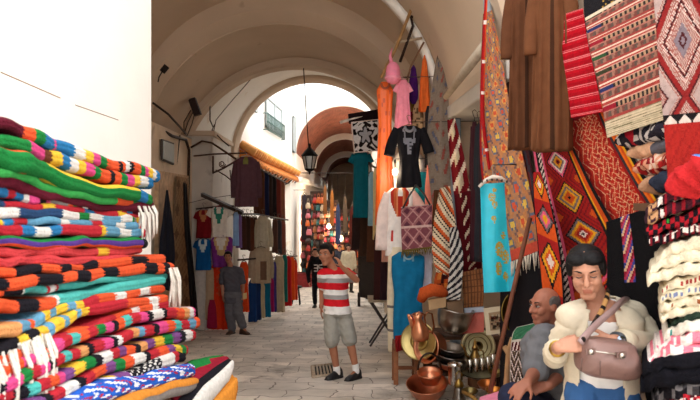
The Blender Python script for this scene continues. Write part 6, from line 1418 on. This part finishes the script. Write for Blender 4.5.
m = MB(); e0 = V((0,0,.004)); m.add([q+e0 for q in c]+[q-V((0,0,.05)) for q in c], [(0,3,2,1),(4,5,6,7),(0,1,5,4),(1,2,6,5),(2,3,7,6),(3,0,4,7)], C(20,17,15)); build('pit_shade', m, PLAIN, dr, False)  # near-black slab level with the paving, painting the shade of the drain hole
# ---------------------------------------------------------------- far stalls under the brick vault
def bag(name, label, p, w_, h_, col, group, flap=True):
    m = MB(); rings = []
    for i in range(7):
        t = i/6; hw_ = w_*(.55+.45*math.sin(min(1, t*1.3)*math.pi*.62)); dp = .05+.05*math.sin(math.pi*t)
        rings.append([p+V((hw_*.5*math.cos(a), dp*math.sin(a), h_*(1-t))) for a in [2*math.pi*k/10 for k in range(10)]])
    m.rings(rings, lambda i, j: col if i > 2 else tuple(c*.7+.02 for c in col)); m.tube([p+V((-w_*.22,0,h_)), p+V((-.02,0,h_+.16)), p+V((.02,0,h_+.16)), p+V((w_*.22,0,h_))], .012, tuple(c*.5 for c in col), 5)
    return tag(build(name, m, LEATHER), label, 'bag', group)
rnd = random.Random(11)
BC = [('red', C(200,50,38)), ('orange', C(228,110,45)), ('dark brown', C(70,40,32)), ('black', C(34,30,32)), ('pink', C(222,120,130)), ('cream', C(225,200,165)), ('tan', C(180,115,65)), ('teal', C(50,120,120)), ('crimson', C(150,28,44))]
def stall(x0, x1, y0, y1, zlo, zhi, nx, nz, where, w_, h_):
    bkd = MB(); dx = .12
    bkd.add([(x0,y0+dx,G(y0)-.05),(x1,y1+dx,G(y1)-.05),(x1,y1+dx,zhi+.3),(x0,y0+dx,zhi+.3),(x0,y0+dx+.08,G(y0)-.05),(x1,y1+dx+.08,G(y1)-.05),(x1,y1+dx+.08,zhi+.3),(x0,y0+dx+.08,zhi+.3)], [(0,1,2,3),(7,6,5,4),(0,4,5,1),(1,5,6,2),(2,6,7,3),(3,7,4,0)], C(62,44,38))
    tag(build('display_board', bkd, WOOD, smooth=False), f'dark board behind the bags {where}', 'board')
    for i in range(nx):
        for j in range(nz):
            t = (i+.5)/nx; nm, c = rnd.choice(BC)
            p = V((lerp(x0, x1, t)+rnd.uniform(-.03,.03), lerp(y0, y1, t)-.06+rnd.uniform(-.05,.03), lerp(zlo, zhi, (j+.2)/nz)+rnd.uniform(-.03,.03)))
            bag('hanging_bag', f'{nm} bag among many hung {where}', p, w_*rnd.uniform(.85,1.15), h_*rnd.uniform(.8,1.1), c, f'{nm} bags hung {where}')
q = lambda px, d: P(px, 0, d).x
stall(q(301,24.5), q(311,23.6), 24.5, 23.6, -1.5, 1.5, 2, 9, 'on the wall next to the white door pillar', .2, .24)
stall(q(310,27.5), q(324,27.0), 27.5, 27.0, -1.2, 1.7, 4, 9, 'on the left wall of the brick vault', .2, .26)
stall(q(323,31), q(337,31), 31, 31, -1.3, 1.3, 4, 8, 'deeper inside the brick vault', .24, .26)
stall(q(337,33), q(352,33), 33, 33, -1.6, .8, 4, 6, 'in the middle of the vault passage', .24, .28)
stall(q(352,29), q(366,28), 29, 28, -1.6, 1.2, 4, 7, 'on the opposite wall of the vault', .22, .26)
for px, py, d, c, lb in ((322,203,26,C(150,60,40),'brown rug'),):
    pass
GLD = glow('shop_lamp_glass', (1,.62,.25), 2.5)
for px, py, d, lb in ((341,238,29.5,'amber glowing lamp in the stall deeper inside the vault'),(352,219,30,'small warm lamp hanging high in the vault passage'),(329,226,28.5,'warm shop lamp hung among the bags')):
    r_ = empty('hanging_lamp', P(px,py,d), lb, 'lamp'); m = MB(); m.lathe(P(px,py,d), [(.02,-.14),(.1,-.08),(.12,0),(.08,.1),(.03,.14)], C(230,150,70), n=10); build('lamp_shade', m, GLD, r_)
    m = MB(); m.tube([P(px,py,d)+V((0,0,.14)), P(px,py,d)+V((0,0,.9))], .012, C(40,34,30), 5); build('cord', m, IRON, r_)
    L_ = bpy.data.lights.new('lamp_light', 'POINT'); L_.energy = 130; L_.color = (1,.8,.58); L_.shadow_soft_size = .12; lo = bpy.data.objects.new('lamp_light', L_); COL.objects.link(lo); lo.parent = r_; lo.location = (0,-.2,-.1)
for k, (px, y0, y1, d, hw_, c, lb) in enumerate(((325,186,214,25.2,1.8,C(150,96,56),'tan rug strip hanging at the mouth of the brick vault'),(332,190,226,25.6,1.8,C(190,120,60),'ochre scarf hanging at the mouth of the brick vault'),(338,204,244,26,2.4,C(70,84,120),'blue patterned scarf hanging inside the vault mouth'),(345,196,232,25.6,2.2,C(120,100,80),'grey beige scarf hanging inside the vault mouth'),(353,206,258,24.5,4,C(96,42,34),'rust coloured robe hanging near the deep teal tunic'),(304.5,194,240,24.0,2.6,C(60,52,56),'dark grey robe hanging beside the white door pillar'))):
    garment('hanging_scarf', lb, 'scarf', px, y0, y1, d, [(0,hw_*.3),(.12,hw_*.8),(.5,hw_),(1,hw_*1.1)], c, ns=20, nt=20, fold=(6,.14), hang=(hw_*.7, C(110,95,80)))
for k, (px, foot, d, w_, h_, c, lb) in enumerate(((303,288,24,.7,.5,C(140,40,40),'crate of red goods under the bag wall'),(333,283,28,1.2,.7,C(60,44,38),'dark counter at the foot of the vault stalls'),(345,284,27.2,.9,.6,C(98,70,50),'brown counter beside the dark one in the vault'))):
    b_ = empty('goods_crate', (q(px,d), d, G(d)), lb, 'crate'); x = q(px, d)
    m = MB(); m.box((x-w_/2,d-.3,G(d)-.02),(x+w_/2,d+.3,G(d)+h_), c); build('body', m, WOOD, b_, False); m = MB(); m.box((x-w_/2-.03,d-.33,G(d)+h_),(x+w_/2+.03,d+.33,G(d)+h_+.05), tuple(v*.8 for v in c)); build('rim', m, WOOD, b_, False)
# dark far end of the passage
m = MB(); m.box((-2.3,61,G(61)-.1),(1.7,61.3,5.6), C(70,56,48)); o = struct('wall_back', m, OLDWALL)

a = P(304.5,190,24.0); m = MB(); m.tube([(fx(24)-.02, 24.0, a.z), a+V((.05,0,0))], .012, C(60,52,48), 6); tag(build('hanging_rod', m, IRON), 'thin iron rod on the white pillar carrying the dark grey robe', 'rod')

rl = empty('clothes_rail', (-.7, 25.5, 2.75), 'rail across the mouth of the brick vault carrying a few scarves', 'rail')
m = MB(); m.tube([(-2.5,25.5,2.75),(1.0,25.5,2.75)], .02, C(60,52,48), 6); build('rail_bar', m, IRON, rl)
for px, y0, d in ((325,186,25.2),(332,190,25.6),(338,204,26),(345,196,25.6),(353,206,24.5)):
    a = P(px, y0-3, d); m = MB(); m.tube([a, (a.x, 25.5, 2.75)], .008, C(60,52,48), 5); build('cord', m, IRON, rl)
